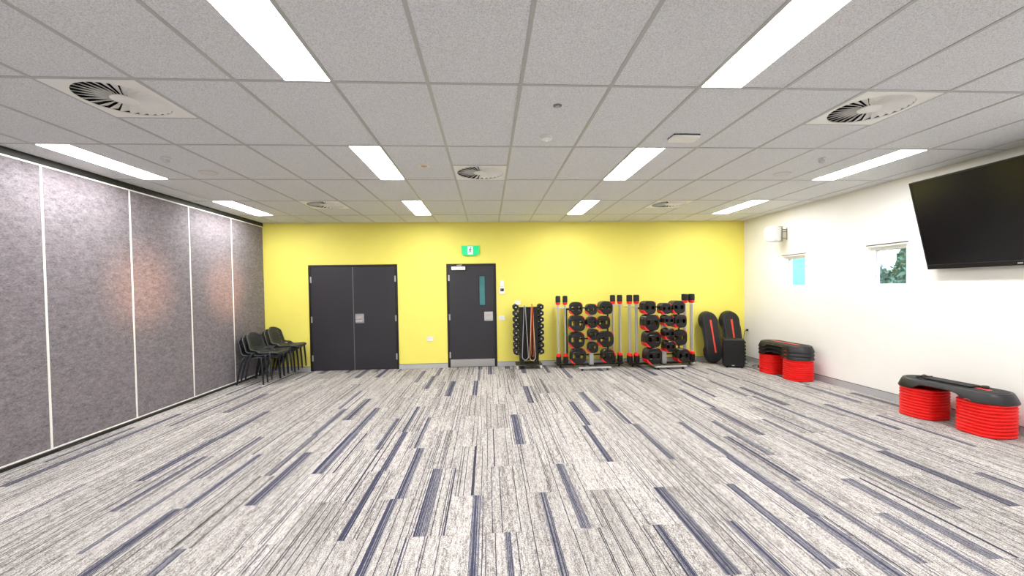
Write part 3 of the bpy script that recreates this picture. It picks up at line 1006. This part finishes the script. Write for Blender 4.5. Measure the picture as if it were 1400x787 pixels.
def put(src, key, loc, rot, label, group):
    if not used.get(key):
        used[key] = True
        src.location = loc
        src.rotation_euler = rot
        src['label'] = label
        src['group'] = group
        return src
    return dup(src, loc, rot, label, group)
ORD = ['lowest', 'second', 'third', 'fourth', 'fifth', 'sixth', 'seventh', 'eighth', 'ninth', 'tenth']
def riser_stack(cx, cy, rz, n, where):
    for k in range(n):
        lab = ('topmost red riser, %s' if k == n - 1 else 'lowest red riser, %s' if k == 0 else ORD[k] + ' red riser from the floor, %s') % where
        put(riser0, 'r', (cx, cy, k * RH), (0, 0, rz), lab, 'stacked red step risers')
SEP = 0.296
def step_unit(cx, cy, rz, n, decks, who, names):
    for s, w in ((1, 'far column'), (-1, 'near column')):
        riser_stack(cx - s * SEP * math.sin(rz), cy + s * SEP * math.cos(rz), rz, n, '%s under the %s' % (w, who))
    z = n * RH
    for q in range(decks):
        put(step0, 's', (cx, cy, z + 0.001), (0, 0, rz), names[q], 'aerobic step platforms')
        z += 0.060 if q < decks - 1 else 0
    return z + DH
NEARC = (5.003, 4.240)
step_unit(NEARC[0], NEARC[1], math.radians(2), 10, 1, 'single step platform', ['charcoal step platform with a black pad on it, nearest along the cream wall'])
FARC = (4.982, 6.81)
step_unit(FARC[0], FARC[1], math.radians(1), 10, 3, 'triple stacked step platforms', ['lowest of three charcoal step platforms stacked on red risers', 'middle of three charcoal step platforms stacked on red risers', 'topmost of three stacked step platforms, showing its red inlay'])

# two more leaning upright on the yellow wall in the corner
lean = math.radians(90 - 13)
def lean_step(x, y, label, rz):
    # stand the platform on its end: local +Y goes up, tread faces the room (-Y world)
    rot = (Matrix.Rotation(rz, 4, 'Z') @ Matrix.Rotation(-math.radians(13), 4, 'X') @ Matrix.Rotation(PI / 2, 4, 'X')).to_euler()
    put(step0, 's', (x, y, DL / 2 * math.cos(math.radians(13)) + 0.003), rot, label, 'aerobic step platforms')
lean_step(4.435, 8.225, 'upright step platform leaning on the yellow wall, left one with long red inlay', math.radians(12))
lean_step(4.905, 8.275, 'upright step platform leaning on the yellow wall behind the black speaker box', math.radians(3))

# pad lying on the near platform
t = thing('exercise_pad', 'flat black pad with a dark strap lying on the nearest step platform', 'pad', (4.999, 4.257, 10 * RH + DH + 0.0045), (0, 0, math.radians(3)))
bm = bmesh.new()
add_slab(bm, round_rect(0.145, 0.46, 0.012, 3), [], 0.0, 0.016, 0.004)
make('pad_body', bm, mat('black_ribbed_pad', rgb(34, 34, 34), 0.7, 0, 0.3, 140, 0.4, 0.5), t)
bm = bmesh.new()
add_tube(bm, [(-0.09, 0.285, 0.010), (-0.04, 0.265, 0.012), (0.02, 0.25, 0.014), (0.07, 0.245, 0.012)], 0.010, 8)
add_tube(bm, [(-0.06, 0.255, 0.022), (0.0, 0.275, 0.028), (0.06, 0.295, 0.010)], 0.010, 8)
make('strap', bm, M_BLACK, t, True)
bm = bmesh.new()
add_lathe(bm, [(0, 0), (0.03, 0), (0.034, 0.012), (0.028, 0.024), (0, 0.026)], 20, Matrix.Translation((0.05, -0.266, 0)))
make('knob', bm, M_BLACK, t, True)

# ------------------------------------------------------------------ portable speaker box in the corner
t = thing('portable_speaker', 'black box speaker with ribbed side standing before the upright steps', 'speaker', (4.635, 7.725, 0.0), (0, 0, math.radians(-24)))
SW, SD, SH = 0.37, 0.30, 0.535
bm = bmesh.new()
add_box(bm, (-SW / 2, -SD / 2 + 0.02, 0.02), (SW / 2 - 0.012, SD / 2, SH), 0.02)
make('cabinet', bm, M_BLACK, t, True)
boxes('front_grille', [((-SW / 2 + 0.012, -SD / 2, 0.035), (SW / 2 - 0.024, -SD / 2 + 0.0195, SH - 0.02))], mat('black_grille_mesh', (0.0035, 0.0035, 0.0037, 1), 0.8, 0, 0.3, 300), t, 0.006)
bm = bmesh.new()
for k in range(7):
    z = 0.07 + k * 0.064
    add_box(bm, (SW / 2 - 0.013, -SD / 2 + 0.04, z), (SW / 2 + 0.008, SD / 2 - 0.02, z + 0.042), 0.008)
make('side_ribs', bm, M_BLACK, t)
bm = bmesh.new()
for sx in (-1, 1):
    for sy in (-1, 1):
        add_lathe(bm, [(0, 0), (0.02, 0), (0.022, 0.02), (0, 0.0205)], 12, Matrix.Translation((sx * 0.125, sy * 0.095, 0)))
make('feet', bm, M_BLACK, t)
boxes('badge', [((-0.05, -SD / 2 - 0.003, 0.040), (0.0, -SD / 2, 0.055))], M_SILVER, t)
bm = bmesh.new()
add_tube(bm, [(-0.02, -SD / 2 - 0.001, 0.44), (-0.02, -SD / 2 - 0.004, 0.44)], 0.012, 12, up=(0, 0, 1))
make('port', bm, M_BLACKG, t)

bm = bmesh.new()
add_tube(bm, [(5.235, 8.27, 0.632), (5.215, 8.26, 0.634), (5.18, 8.25, 0.60), (5.158, 8.24, 0.50), (5.155, 8.22, 0.30), (5.158, 8.19, 0.08), (5.15, 8.08, 0.012), (5.08, 7.98, 0.008), (5.00, 7.95, 0.008), (4.90, 7.94, 0.02), (4.80, 7.92, 0.08), (4.745, 7.888, 0.12)], 0.005, 8)
t = make('extension_lead', bm, M_BLACK, None, True)
tag(t, 'thin black power cord from the corner power point to the black speaker', 'cord')
bm = bmesh.new()
add_box(bm, (5.232, 8.255, 0.612), (5.268, 8.285, 0.652), 0.006)
make('plug', bm, M_BLACK, t)
bm = bmesh.new()
t = thing('power_adapter', 'small black adapter with loose lead on the floor between speaker and step stack', 'adapter', (5.10, 7.62, 0.0), (0, 0, math.radians(35)))
add_box(bm, (-0.06, -0.03, 0.0), (0.06, 0.03, 0.032), 0.007)
make('adapter_body', bm, M_BLACK, t)
bm = bmesh.new()
add_tube(bm, [(0.06, 0, 0.016), (0.10, 0.02, 0.006), (0.12, 0.10, 0.0055), (0.04, 0.15, 0.0055), (-0.06, 0.13, 0.0055), (-0.12, 0.03, 0.0055), (-0.06, -0.07, 0.0055), (0.06, -0.10, 0.0055), (0.13, -0.06, 0.0055)], 0.005, 6)
make('lead', bm, M_BLACK, t, True)

# ------------------------------------------------------------------ stacking chairs
def make_chair():
    t = thing('stacking_chair', '', 'chair')
    prof = [(0.265, 0.425), (0.258, 0.440), (0.235, 0.449), (0.19, 0.452), (0.13, 0.449), (0.06, 0.443), (-0.01, 0.438), (-0.07, 0.437), (-0.12, 0.443), (-0.158, 0.460), (-0.185, 0.490), (-0.203, 0.53), (-0.220, 0.59), (-0.240, 0.66), (-0.256, 0.70), (-0.271, 0.742), (-0.280, 0.770)]
    # resample
    P = [Vector((a, b)) for a, b in prof]
    seg = [0]
    for a, b in zip(P, P[1:]):
        seg.append(seg[-1] + (b - a).length)
    NS, NT_ = 46, 25
    def at(s):
        d = s * seg[-1]
        for k in range(len(P) - 1):
            if d <= seg[k + 1] + 1e-9:
                f = (d - seg[k]) / (seg[k + 1] - seg[k])
                return P[k].lerp(P[k + 1], f)
        return P[-1]
    def halfw(s):
        if s < 0.10:
            return 0.175 + 0.048 * math.sin(PI / 2 * s / 0.10)
        if s < 0.45:
            return 0.223
        if s < 0.62:
            return 0.223 - 0.012 * (s - 0.45) / 0.17
        if s < 0.88:
            return 0.211 - 0.012 * (s - 0.62) / 0.26
        return 0.199 - 0.085 * ((s - 0.88) / 0.12) ** 2
    bm = bmesh.new()
    G = []
    for i in range(NS + 1):
        s = i / NS
        p = at(s)
        row = []
        for j in range(NT_ + 1):
            u = 2 * j / NT_ - 1
            w = halfw(s)
            curl = abs(u) ** 3
            jn = math.exp(-((s - 0.50) / 0.10) ** 2)         # sides come forward and up around the seat-back bend
            bx = p.x + curl * (0.045 * jn + 0.030 * max(0, min(1, (s - 0.5) / 0.2)))
            bz = p.y + curl * (0.040 * jn) - (0.010 * (1 - u * u) if s < 0.4 else 0)
            if s > 0.9:
                bz -= 0.02 * abs(u) ** 2.5 * (s - 0.9) / 0.1
            row.append(bm.verts.new((bx, u * w, bz)))
        G.append(row)
    for i in range(NS):
        for j in range(NT_):
            s = (i + 0.5) / NS
            hole = False
            if 2 < i < NS - 3 and 3 < j < NT_ - 4 and i % 2 == 1 and (j + (i // 2) % 2) % 2 == 0 and not (0.40 < s < 0.56):
                hole = True
            if 0.425 < s < 0.535 and (2 <= j <= 4 or NT_ - 5 <= j <= NT_ - 3):
                hole = True
            if not hole:
                bm.faces.new((G[i][j], G[i + 1][j], G[i + 1][j + 1], G[i][j + 1]))
    bm.normal_update()
    bmesh.ops.solidify(bm, geom=bm.faces[:], thickness=0.009)
    sh = make('shell', bm, M_CHAIR, t)
    bm = bmesh.new()
    rim = [G_ for G_ in ()]
    pts = []
    def edge(i, j):
        s = i / NS
        p = at(s)
        u = 2 * j / NT_ - 1
        curl = abs(u) ** 3
        jn = math.exp(-((s - 0.50) / 0.10) ** 2)
        bx = p.x + curl * (0.045 * jn + 0.030 * max(0, min(1, (s - 0.5) / 0.2)))
        bz = p.y + curl * (0.040 * jn) - (0.010 * (1 - u * u) if s < 0.4 else 0)
        if s > 0.9:
            bz -= 0.02 * abs(u) ** 2.5 * (s - 0.9) / 0.1
        return Vector((bx, u * halfw(s), bz))
    for i in range(0, NS + 1):
        pts.append(edge(i, 0))
    for j in range(1, NT_):
        pts.append(edge(NS, j))
    for i in range(NS, -1, -1):
        pts.append(edge(i, NT_))
    for j in range(NT_ - 1, 0, -1):
        pts.append(edge(0, j))
    add_tube(bm, pts, 0.0095, 8, True)
    make('rim', bm, mat('chair_edge_sheen', (0.060, 0.064, 0.072, 1), 0.35, vary=0.05), t, True)  # rim coloured lighter than the shell to paint in its sheen
    for s in (-1, 1):
        bm = bmesh.new()
        add_tube(bm, [(0.17, s * 0.224, 0.446), (0.186, s * 0.255, 0.424), (0.206, s * 0.256, 0.2), (0.215, s * 0.256, 0.0)], [0.017, 0.018, 0.0155, 0.0125], 10)
        make('leg', bm, M_CHAIR, t, True)
        bm = bmesh.new()
        add_tube(bm, [(-0.090, s * 0.210, 0.447), (-0.106, s * 0.250, 0.444), (-0.124, s * 0.266, 0.412), (-0.185, s * 0.262, 0.2), (-0.230, s * 0.262, 0.0)], [0.014, 0.0165, 0.018, 0.0155, 0.0125], 10)
        make('leg', bm, M_CHAIR, t, True)
    return t
chair0 = make_chair()
def chair_stack(x, y, rz, n, who):
    for k in range(n):
        nm = ['bottom', 'second', 'third', 'fourth'][k]
        if k == n - 1:
            nm = 'topmost'
        d = 0.072 * k
        put(chair0, 'c', (x + d * math.cos(rz), y + d * math.sin(rz), 0.041 * k), (0, 0, rz), '%s dark grey perforated plastic chair of the %s' % (nm, who), 'stacked chairs by the felt partition')
chair_stack(-3.958, 7.55, math.radians(-4), 3, 'front stack by the felt partition')
chair_stack(-3.958, 8.115, math.radians(-4), 4, 'rear stack in the yellow wall corner')

# ------------------------------------------------------------------ dumbbell stand
DBX, DBY = 0.765, 8.13
t = thing('dumbbell_stand', 'black upright two column dumbbell stand on castors against yellow wall', 'dumbbell rack', (DBX, DBY, 0.0))
ROWZ = [0.30 + 0.1215 * k for k in range(8)]
for s in (-1, 1):
    bm = bmesh.new()
    add_slab(bm, [(-0.13, 0.10), (0.13, 0.10), (0.12, 1.185), (-0.12, 1.185)], [], 0.0, 0.012, 0.001, Matrix.Translation((s * 0.172, 0, 0)) @ Matrix.Rotation(PI / 2, 4, 'Z') @ Matrix.Rotation(PI / 2, 4, 'X'))
    bm.verts.ensure_lookup_table()
    add_box(bm, (min(s * 0.165, s * 0.095), -0.125, 0.10), (max(s * 0.165, s * 0.095), -0.113, 1.185))
    side = make('side_plate', bm, M_RACK, t)
    bm = bmesh.new()
    for z in ROWZ:
        for y in (-0.07, 0.07):
            x0 = s * 0.172
            add_tube(bm, [(x0, y, z - 0.016), (s * 0.198, y, z - 0.024), (s * 0.240, y, z - 0.024), (s * 0.270, y, z - 0.006)], 0.006, 6)
    make('cradles', bm, M_RACK, side)
boxes('back_panel', [((-0.16, 0.08, 0.14), (0.16, 0.09, 1.18))], M_BLACK, t)
boxes('top_bar', [((-0.172, -0.125, 1.172), (0.172, -0.105, 1.190))], M_RACK, t)
boxes('base_tray', [((-0.25, -0.155, 0.085), (0.25, 0.155, 0.105))], M_RACK, t, 0.004)
for sx in (-1, 1):
    for sy in (-1, 1):
        bm = bmesh.new()
        add_lathe(bm, [(0, -0.016), (0.032, -0.016), (0.036, -0.008), (0.036, 0.008), (0.032, 0.016), (0, 0.016)], 18, Matrix.Translation((sx * 0.225, sy * 0.135, 0.036)) @ Matrix.Rotation(PI / 2, 4, 'Y'))
        w = make('castor', bm, mat('grey_castor_wheel', rgb(205, 205, 205), 0.4), t, True)
        bm = bmesh.new()
        add_box(bm, (sx * 0.225 - 0.022, sy * 0.135 - 0.016, 0.040), (sx * 0.225 - 0.017, sy * 0.135 + 0.016, 0.085))
        add_box(bm, (sx * 0.225 + 0.017, sy * 0.135 - 0.016, 0.040), (sx * 0.225 + 0.022, sy * 0.135 + 0.016, 0.085))
        make('castor_fork', bm, M_CHROME, w)

def make_dumbbell():
    t = thing('dumbbell', '', 'dumbbell')
    A = Matrix.Rotation(PI / 2, 4, 'X')
    for s in (-1, 1):
        bm = bmesh.new()
        hexo = [(0.0595 * math.cos(PI / 6 + PI / 3 * k), 0.0595 * math.sin(PI / 6 + PI / 3 * k)) for k in range(6)]
        add_slab(bm, hexo, [], -0.036, 0.036, 0.011, Matrix.Translation((0, s * 0.105, 0)) @ A)
        h = make('head', bm, M_BLACK, t)
        bm = bmesh.new()
        add_lathe(bm, [(0, -0.003), (0.015, -0.003), (0.013, 0.003), (0, 0.003)], 16, Matrix.Translation((0, s * 0.1435, 0)) @ Matrix.Rotation(s * -PI / 2, 4, 'X'))
        make('end_cap', bm, M_CHROME, h)
    bm = bmesh.new()
    add_lathe(bm, [(0, -0.069), (0.014, -0.069), (0.0165, -0.02), (0.0165, 0.02), (0.014, 0.069), (0, 0.069)], 14, A)
    make('handle', bm, M_CHROME, t, True)
    return t
db0 = make_dumbbell()
NAMEZ = ['lowest', 'second lowest', 'third lowest', 'fourth lowest', 'fourth highest', 'third highest', 'second highest', 'highest']
for s, sn in ((-1, 'left'), (1, 'right')):
    for k, z in enumerate(ROWZ):
        put(db0, 'd', (DBX + s * 0.240, DBY, z + 0.038), (0, 0, 0), '%s black hex dumbbell in the %s column of the dumbbell stand' % (NAMEZ[k], sn), 'hex dumbbells on the stand')

# elastic bands looped over the front bar of the stand
def band(name, label, xa, xb, zb, m, w, yoff):
    y0 = DBY - 0.125
    top = 1.194
    pts = []
    for k in range(7):
        a = PI * k / 6
        pts.append((DBX + xa + 0.0, y0 + 0.010 - 0.022 * math.cos(a) + (-0.004 - yoff if k < 3 else 0.0), top + 0.012 * math.sin(a) + yoff * 0.6))
    F = []
    n = 12
    for k in range(n + 1):                      # left run down
        f = k / n
        F.append((DBX + xa - (xb - 0.0) * f * 0.5, y0 - 0.021 - yoff - 0.006 * math.sin(PI * f), top - (top - zb - 0.05) * f))
    for k in range(1, 8):                      # bottom bend
        a = PI + PI * k / 8
        r = xb * 0.5 + 0.012
        F.append((DBX + xa + 0.012 + r * math.cos(a), y0 - 0.021 - yoff, zb + 0.05 + 0.062 * math.sin(a)))
    for k in range(n + 1):
        f = 1 - k / n
        F.append((DBX + xa + 0.024 + (xb - 0.0) * f * 0.5, y0 - 0.021 - yoff - 0.006 * math.sin(PI * f), top - (top - zb - 0.05) * f))
    F.append((DBX + xa + 0.020, y0 + 0.005, top + 0.016 + yoff * 0.72))
    F.append((DBX + xa + 0.004, y0 + 0.005, top + 0.016 + yoff * 0.72))
    bm = bmesh.new()
    add_tube(bm, F, w, 8, True, True, 0.5, up=(0, 1, 0))
    o = make(name, bm, m, None, True)
    tag(o, label, 'exercise band', 'elastic bands on the dumbbell stand')
band('resistance_band', 'grey elastic band looped long on the left front of dumbbell stand', -0.086, 0.094, 0.20, mat('grey_latex', rgb(176, 176, 180), 0.5), 0.0125, 0.0)
band('resistance_band', 'cream elastic band looped on the right front of dumbbell stand', 0.052, 0.082, 0.185, mat('cream_latex', rgb(236, 214, 168), 0.5), 0.0115, 0.008)
band('resistance_band', 'orange red elastic band hanging inside the cream band on dumbbell stand', 0.052, 0.018, 0.26, mat('orange_latex', rgb(214, 92, 40), 0.5), 0.0085, 0.040)

# ------------------------------------------------------------------ weight plates: rounded square with two grip windows and red corner guards
def make_plate(S, T, name):
    t = thing(name, '', 'weight plate')
    A = Matrix.Rotation(PI / 2, 4, 'X')
    w = S / 2
    out = superell(w, w, 3.0, 48)
    wx, ww, wh = 0.53 * w, 0.42 * w, 0.60 * w
    hs = [round_rect(ww, wh, 0.10 * w, 4, -wx * 0.92, -0.02 * w), round_rect(ww, wh, 0.10 * w, 4, wx * 0.92, -0.02 * w), circle(0.0190, 24, 0, 0.0)]
    bm = bmesh.new()
    add_slab(bm, out, hs, -T / 2, T / 2, 0.010, A)
    b = make('plate_body', bm, M_PLATE, t, False)
    # hand grip ridge over the windows
    bm = bmesh.new()
    add_tube(bm, [(-0.55 * w, -T / 2 + 0.0065, 0.46 * w), (-0.2 * w, -T / 2 + 0.0055, 0.52 * w), (0.2 * w, -T / 2 + 0.0055, 0.52 * w), (0.55 * w, -T / 2 + 0.0065, 0.46 * w)], 0.010, 8)
    make('grip', bm, M_PLATE, t, True)
    for a0, a1, gd in ((201, 249, 0.11), (32, 56, 0.03)):
        bm = bmesh.new()
        n = 12
        pr, pi_ = [], []
        for k in range(n + 1):
            a = math.radians(a0 + (a1 - a0) * k / n)
            c, s = math.cos(a), math.sin(a)
            rr = 1.0 / ((abs(c) / w) ** 3 + (abs(s) / w) ** 3) ** (1 / 3)
            e = math.sin(PI * k / n)
            pr.append(((rr + 0.003) * c, (rr + 0.003) * s))
            q = rr - 0.008 - gd * w * e
            pi_.append((q * c, q * s))
        add_slab(bm, pr + list(reversed(pi_)), [], -T / 2 + 0.002, T / 2 + 0.0025, 0.0, A)
        make('corner_guard', bm, M_RED, t)
    return t
PB, PM, PS = make_plate(0.302, 0.054, 'weight_plate'), make_plate(0.248, 0.050, 'weight_plate'), make_plate(0.205, 0.046, 'weight_plate')
PT = {'B': 0.060, 'M': 0.056, 'S': 0.052}
PSRC = {'B': PB, 'M': PM, 'S': PS}

# ------------------------------------------------------------------ barbells
def make_bar():
    t = thing('barbell', '', 'barbell')
    bm = bmesh.new()
    add_lathe(bm, [(0, 0.19), (0.0165, 0.19), (0.0165, 1.12), (0, 1.12)], 14)
    make('shaft', bm, M_SILVER, t, True)
    for z0, d in ((0.0, 1), (1.30, -1)):
        bm = bmesh.new()
        add_lathe(bm, [(0, z0), (0.036, z0), (0.046, z0 + d * 0.014), (0.046, z0 + d * (0.130 if d > 0 else 0.125)), (0, z0 + d * (0.1305 if d > 0 else 0.1255))], 20)
        make('end_grip', bm, M_FOAM, t, True)
        bm = bmesh.new()
        e = z0 + d * (0.131 if d > 0 else 0.126)
        add_lathe(bm, [(0, e), (0.042, e), (0.045, e + d * 0.014), (0.040, e + d * 0.036), (0.022, e + d * 0.050), (0, e + d * 0.0505)], 20)
        make('collar', bm, M_REDS, t, True)
    return t
bar0 = make_bar()

# ------------------------------------------------------------------ plate and barbell racks
def make_rack(x, y, rz, label, pegs, plen, who, sides):
    t = thing('weight_rack', label, 'weight rack', (x, y, 0.0), (0, 0, rz), 'weight racks along the yellow wall')
    Mx = Matrix.Translation((x, y, 0)) @ Matrix.Rotation(rz, 4, 'Z')
    bm = bmesh.new()
    add_box(bm, (-0.04, -0.375, 0.035), (0.04, 0.03, 0.062), 0.004)
    add_box(bm, (-0.655, -0.030, 0.040), (0.655, 0.030, 0.072), 0.005)
    make('base_frame', bm, M_RACK, t)
    bm = bmesh.new()
    add_box(bm, (-0.305, -0.415, 0.040), (0.305, -0.335, 0.066), 0.006)
    ff = make('front_foot', bm, M_SILVER, t)
    for sx in (-0.24, 0.24):
        bm = bmesh.new()
        add_lathe(bm, [(0, 0), (0.020, 0), (0.024, 0.012), (0.012, 0.039), (0, 0.0395)], 14, Matrix.Translation((sx, -0.375, 0)))
        make('foot_pad', bm, M_BLACK, ff, True)
    for sx in (-0.58, 0.58):
        bm = bmesh.new()
        add_lathe(bm, [(0, 0), (0.020, 0), (0.024, 0.012), (0.012, 0.039), (0, 0.0395)], 14, Matrix.Translation((sx, 0, 0)))
        make('foot_pad', bm, M_BLACK, t, True)
    bm = bmesh.new()
    add_box(bm, (-0.042, -0.135, 0.0625), (0.042, -0.085, 1.17), 0.005)
    make('column', bm, M_SILVER, t)
    # rails and pegs
    inv = Mx.inverted()
    locs = {}
    for key, lst in pegs.items():
        for r, (px, pz, n, sz) in enumerate(lst):
            p = inv @ Vector((px, 7.84, pz))
            locs[key, r] = (p.x, p.z, n, sz)
    for r in range(4):
        bm = bmesh.new()
        zs = [locs[k, r][1] for k in 'LR']
        zl, zr = zs
        xl, xr = locs['L', r][0], locs['R', r][0]
        add_tube(bm, [(xl - 0.04, -0.065, zl), (xl, -0.065, zl), (-0.05, -0.065, (zl + zr) / 2), (0.05, -0.065, (zl + zr) / 2), (xr, -0.065, zr), (xr + 0.04, -0.065, zr)], 0.014, 8)
        make('rail', bm, M_RACK, t, True)
    for (key, r), (px, pz, n, sz) in locs.items():
        bm = bmesh.new()
        y1 = -0.115 - n * PT[sz] - 0.012
        if key == 'C':
            y1 = -0.185 - n * PT[sz] - 0.012
        add_tube(bm, [(px, -0.085 if key != 'C' else -0.10, pz), (px, y1, pz)], 0.0165, 12)
        make('peg', bm, M_RACK, t, True)
    for key, (xa, xb, z) in sides.items():
        bm = bmesh.new()
        s = -1 if xa < 0 else 1
        for ya, yb in ((-0.104, -0.086), (-0.034, 0.012), (0.066, 0.085)):
            add_box(bm, (xa, ya, z - 0.014), (xb, yb, z), 0.003)
        xm = (xa + xb) / 2
        for xq in (xa, xm, xb - 0.016):
            add_box(bm, (xq, -0.103, z - 0.012), (xq + 0.020, 0.084, z - 0.002))
        make('bar_tray', bm, M_SILVER, t)
        bm = bmesh.new()
        xin = xb if s < 0 else xa
        add_box(bm, (min(xin, xin - s * 0.30), 0.092, z - 0.06), (max(xin, xin - s * 0.30), 0.115, z - 0.02), 0.003)
        add_box(bm, (xin - 0.015, 0.090, 0.0885), (xin + 0.015, 0.116, z - 0.0125), 0.003)
        add_box(bm, (xin - 0.015, 0.080, z - 0.0125), (xin + 0.015, 0.116, z), 0.003)
        make('upright', bm, M_RACK, t)
        bm = bmesh.new()
        add_box(bm, (xa, -0.112, 0.074), (xb, 0.120, 0.088), 0.003)
        make('lower_tray', bm, M_RACK, t)
        nm = 0
        for j, yy in enumerate((-0.062, 0.040)):
            for i_ in range(2):
                xx = (xa + xb) / 2 + (i_ - 0.5) * 0.138 + j * 0.020
                p = Mx @ Vector((xx, yy, 0.089))
                lx, ly = (-0.012 if j == 0 else 0.008), 0.018
                sd = 'left' if s < 0 else 'right'
                lab = '%s %s barbell with red collars, %s end of the %s' % ('front' if j == 0 else 'rear', ('left', 'right')[i_], sd, who)
                put(bar0, 'b', tuple(p), (0, 0, 0), lab, 'barbells standing in the weight racks')
    ROWS = ['top', 'second', 'third', 'bottom']
    COLS = {'L': 'left', 'C': 'centre', 'R': 'right'}
    for (key, r), (px, pz, n, sz) in locs.items():
        for q in range(n):
            yy = (-0.115 if key != 'C' else -0.185) - (q + 0.5) * PT[sz]
            p = Mx @ Vector((px, yy, pz - 0.0012))
            pos = 'front' if q == n - 1 else ('hindmost' if q == 0 else ('second from front' if q == n - 2 else 'third from front'))
            lab = '%s %s plate, %s row %s peg, %s' % (pos, {'B': 'large black', 'M': 'medium black', 'S': 'small black'}[sz], ROWS[r], COLS[key], who)
            src = PSRC[sz]
            put(src, 'p' + sz, tuple(p), (0, 0, rz + math.radians(0)), lab, 'weight plates on the racks')
    return t

pegs1 = {'L': [(1.662, 1.150, 2, 'M'), (1.665, 0.872, 3, 'B'), (1.665, 0.557, 2, 'B'), (1.690, 0.246, 2, 'B')],
         'C': [(1.930, 1.135, 3, 'S'), (1.935, 0.890, 3, 'S'), (1.962, 0.660, 3, 'S'), (1.958, 0.412, 2, 'S')],
         'R': [(2.205, 1.158, 4, 'M'), (2.190, 0.876, 2, 'M'), (2.224, 0.558, 2, 'B'), (2.250, 0.246, 3, 'M')]}
pegs2 = {'L': [(2.990, 1.153, 4, 'M'), (3.022, 0.872, 4, 'B'), (3.050, 0.560, 4, 'B'), (3.070, 0.247, 4, 'B')],
         'C': [(3.290, 1.132, 4, 'S'), (3.340, 0.905, 4, 'S'), (3.355, 0.658, 4, 'S'), (3.368, 0.421, 4, 'S')],
         'R': [(3.560, 1.150, 4, 'M'), (3.595, 0.885, 4, 'M'), (3.632, 0.565, 2, 'B'), (3.650, 0.236, 4, 'M')]}
make_rack(1.965, 8.115, 0.0, 'silver and black plate rack nearer the dumbbell stand, loaded with black plates', pegs1, 0.2, 'rack nearer the dumbbells',
          {'L': (-0.682, -0.432, 1.165), 'R': (0.388, 0.645, 1.200)})
make_rack(3.357, 8.030, math.radians(3.0), 'silver and black plate rack nearer the upright steps, loaded with thick black plates', pegs2, 0.26, 'rack nearer the steps',
          {'L': (-0.708, -0.462, 1.165), 'R': (0.415, 0.665, 1.195)})

# ------------------------------------------------------------------ outside
bm = bmesh.new()
add_box(bm, (XR + 0.6, -30, -0.6), (70, 70, -0.5))
struct(make('ground', bm, mat('grass_ground', (0.10, 0.16, 0.06, 1), 0.9, 0, 0.3, 2.0)))
t = thing('building', 'pale cyan clad building seen through the far small window', 'building', (12.0, 16.3, -0.5))
cy_m = mat('cyan_cladding', (0.028, 0.95, 0.98, 1), 0.6, 0, 0.02, 1.0)
bm = bmesh.new()
add_box(bm, (-1.1, -2.5, 0.0), (1.0, 2.6, 5.2), 0.02)
make('cladding', bm, cy_m, t)
boxes('parapet', [((-1.16, -2.56, 5.2), (1.06, 2.66, 5.4))], M_ALU, t)

M_LEAF = mat('teal_green_foliage', (0.016, 0.060, 0.062, 1), 0.6, 0, 0.5, 3.0)
M_LEAF2 = mat('grey_blue_foliage', (0.07, 0.12, 0.15, 1), 0.6, 0, 0.4, 3.0)
M_BARK = mat('brown_bark', (0.12, 0.09, 0.07, 1), 0.9, 0, 0.3, 20)
def tree(x, y, h, rad, m, label, n, conifer=False):
    t = thing('tree', label, 'tree', (x, y, -0.5), (0, 0, 0), 'trees beyond the near window')
    bm = bmesh.new()
    add_tube(bm, [(0, 0, 0), (0.05, 0.02, h * 0.4), (0, 0, h * 0.85)], [0.16, 0.12, 0.04], 10)
    for k in range(6):
        a = k * 1.1
        add_tube(bm, [(0.03, 0, h * (0.35 + 0.07 * k)), (rad * 0.6 * math.cos(a), rad * 0.6 * math.sin(a), h * (0.45 + 0.07 * k))], [0.05, 0.015], 6)
    make('trunk', bm, M_BARK, t, True)
    rnd = random.Random(int(x * 100) + 5)
    bm = bmesh.new()
    for k in range(n):
        if conifer:
            f = rnd.random() ** 0.7
            z = h * (0.2 + 0.8 * (1 - f) + 0.0)
            r = rad * (0.15 + f) * math.sqrt(rnd.random())
            a = rnd.random() * 2 * PI
            c = Vector((r * math.cos(a), r * math.sin(a), z - 0.2 * r))
        else:
            d = Vector((rnd.gauss(0, 1), rnd.gauss(0, 1), rnd.gauss(0, 1))).normalized() * (rnd.random() ** 0.4)
            lump = 0.82 + 0.28 * math.sin(d.x * 6 + x) * math.cos(d.y * 5 + d.z * 4)
            c = Vector((d.x * rad * lump, d.y * rad * lump, h * 0.62 + d.z * h * 0.38 * lump))
        u = Vector((rnd.gauss(0, 1), rnd.gauss(0, 1), rnd.gauss(0, 1))).normalized()
        v = u.cross(Vector((rnd.gauss(0, 1), rnd.gauss(0, 1), rnd.gauss(0, 1)))).normalized()
        s = 0.10 + 0.10 * rnd.random()
        q = [bm.verts.new(c + u * s), bm.verts.new(c + v * s * 0.45), bm.verts.new(c - u * s), bm.verts.new(c - v * s * 0.45)]
        bm.faces.new(q)
    make('crown', bm, m, t)
tree(21.0, 20.9, 3.0, 1.25, M_LEAF, 'bushy green tree in the middle of the near window', 2600)
tree(24.0, 24.6, 3.5, 1.1, M_LEAF2, 'loose grey blue tree at the left of the near window', 900)
tree(17.5, 16.55, 4.3, 0.75, M_LEAF, 'taller dark pointed tree at the right edge of near window', 1900, True)
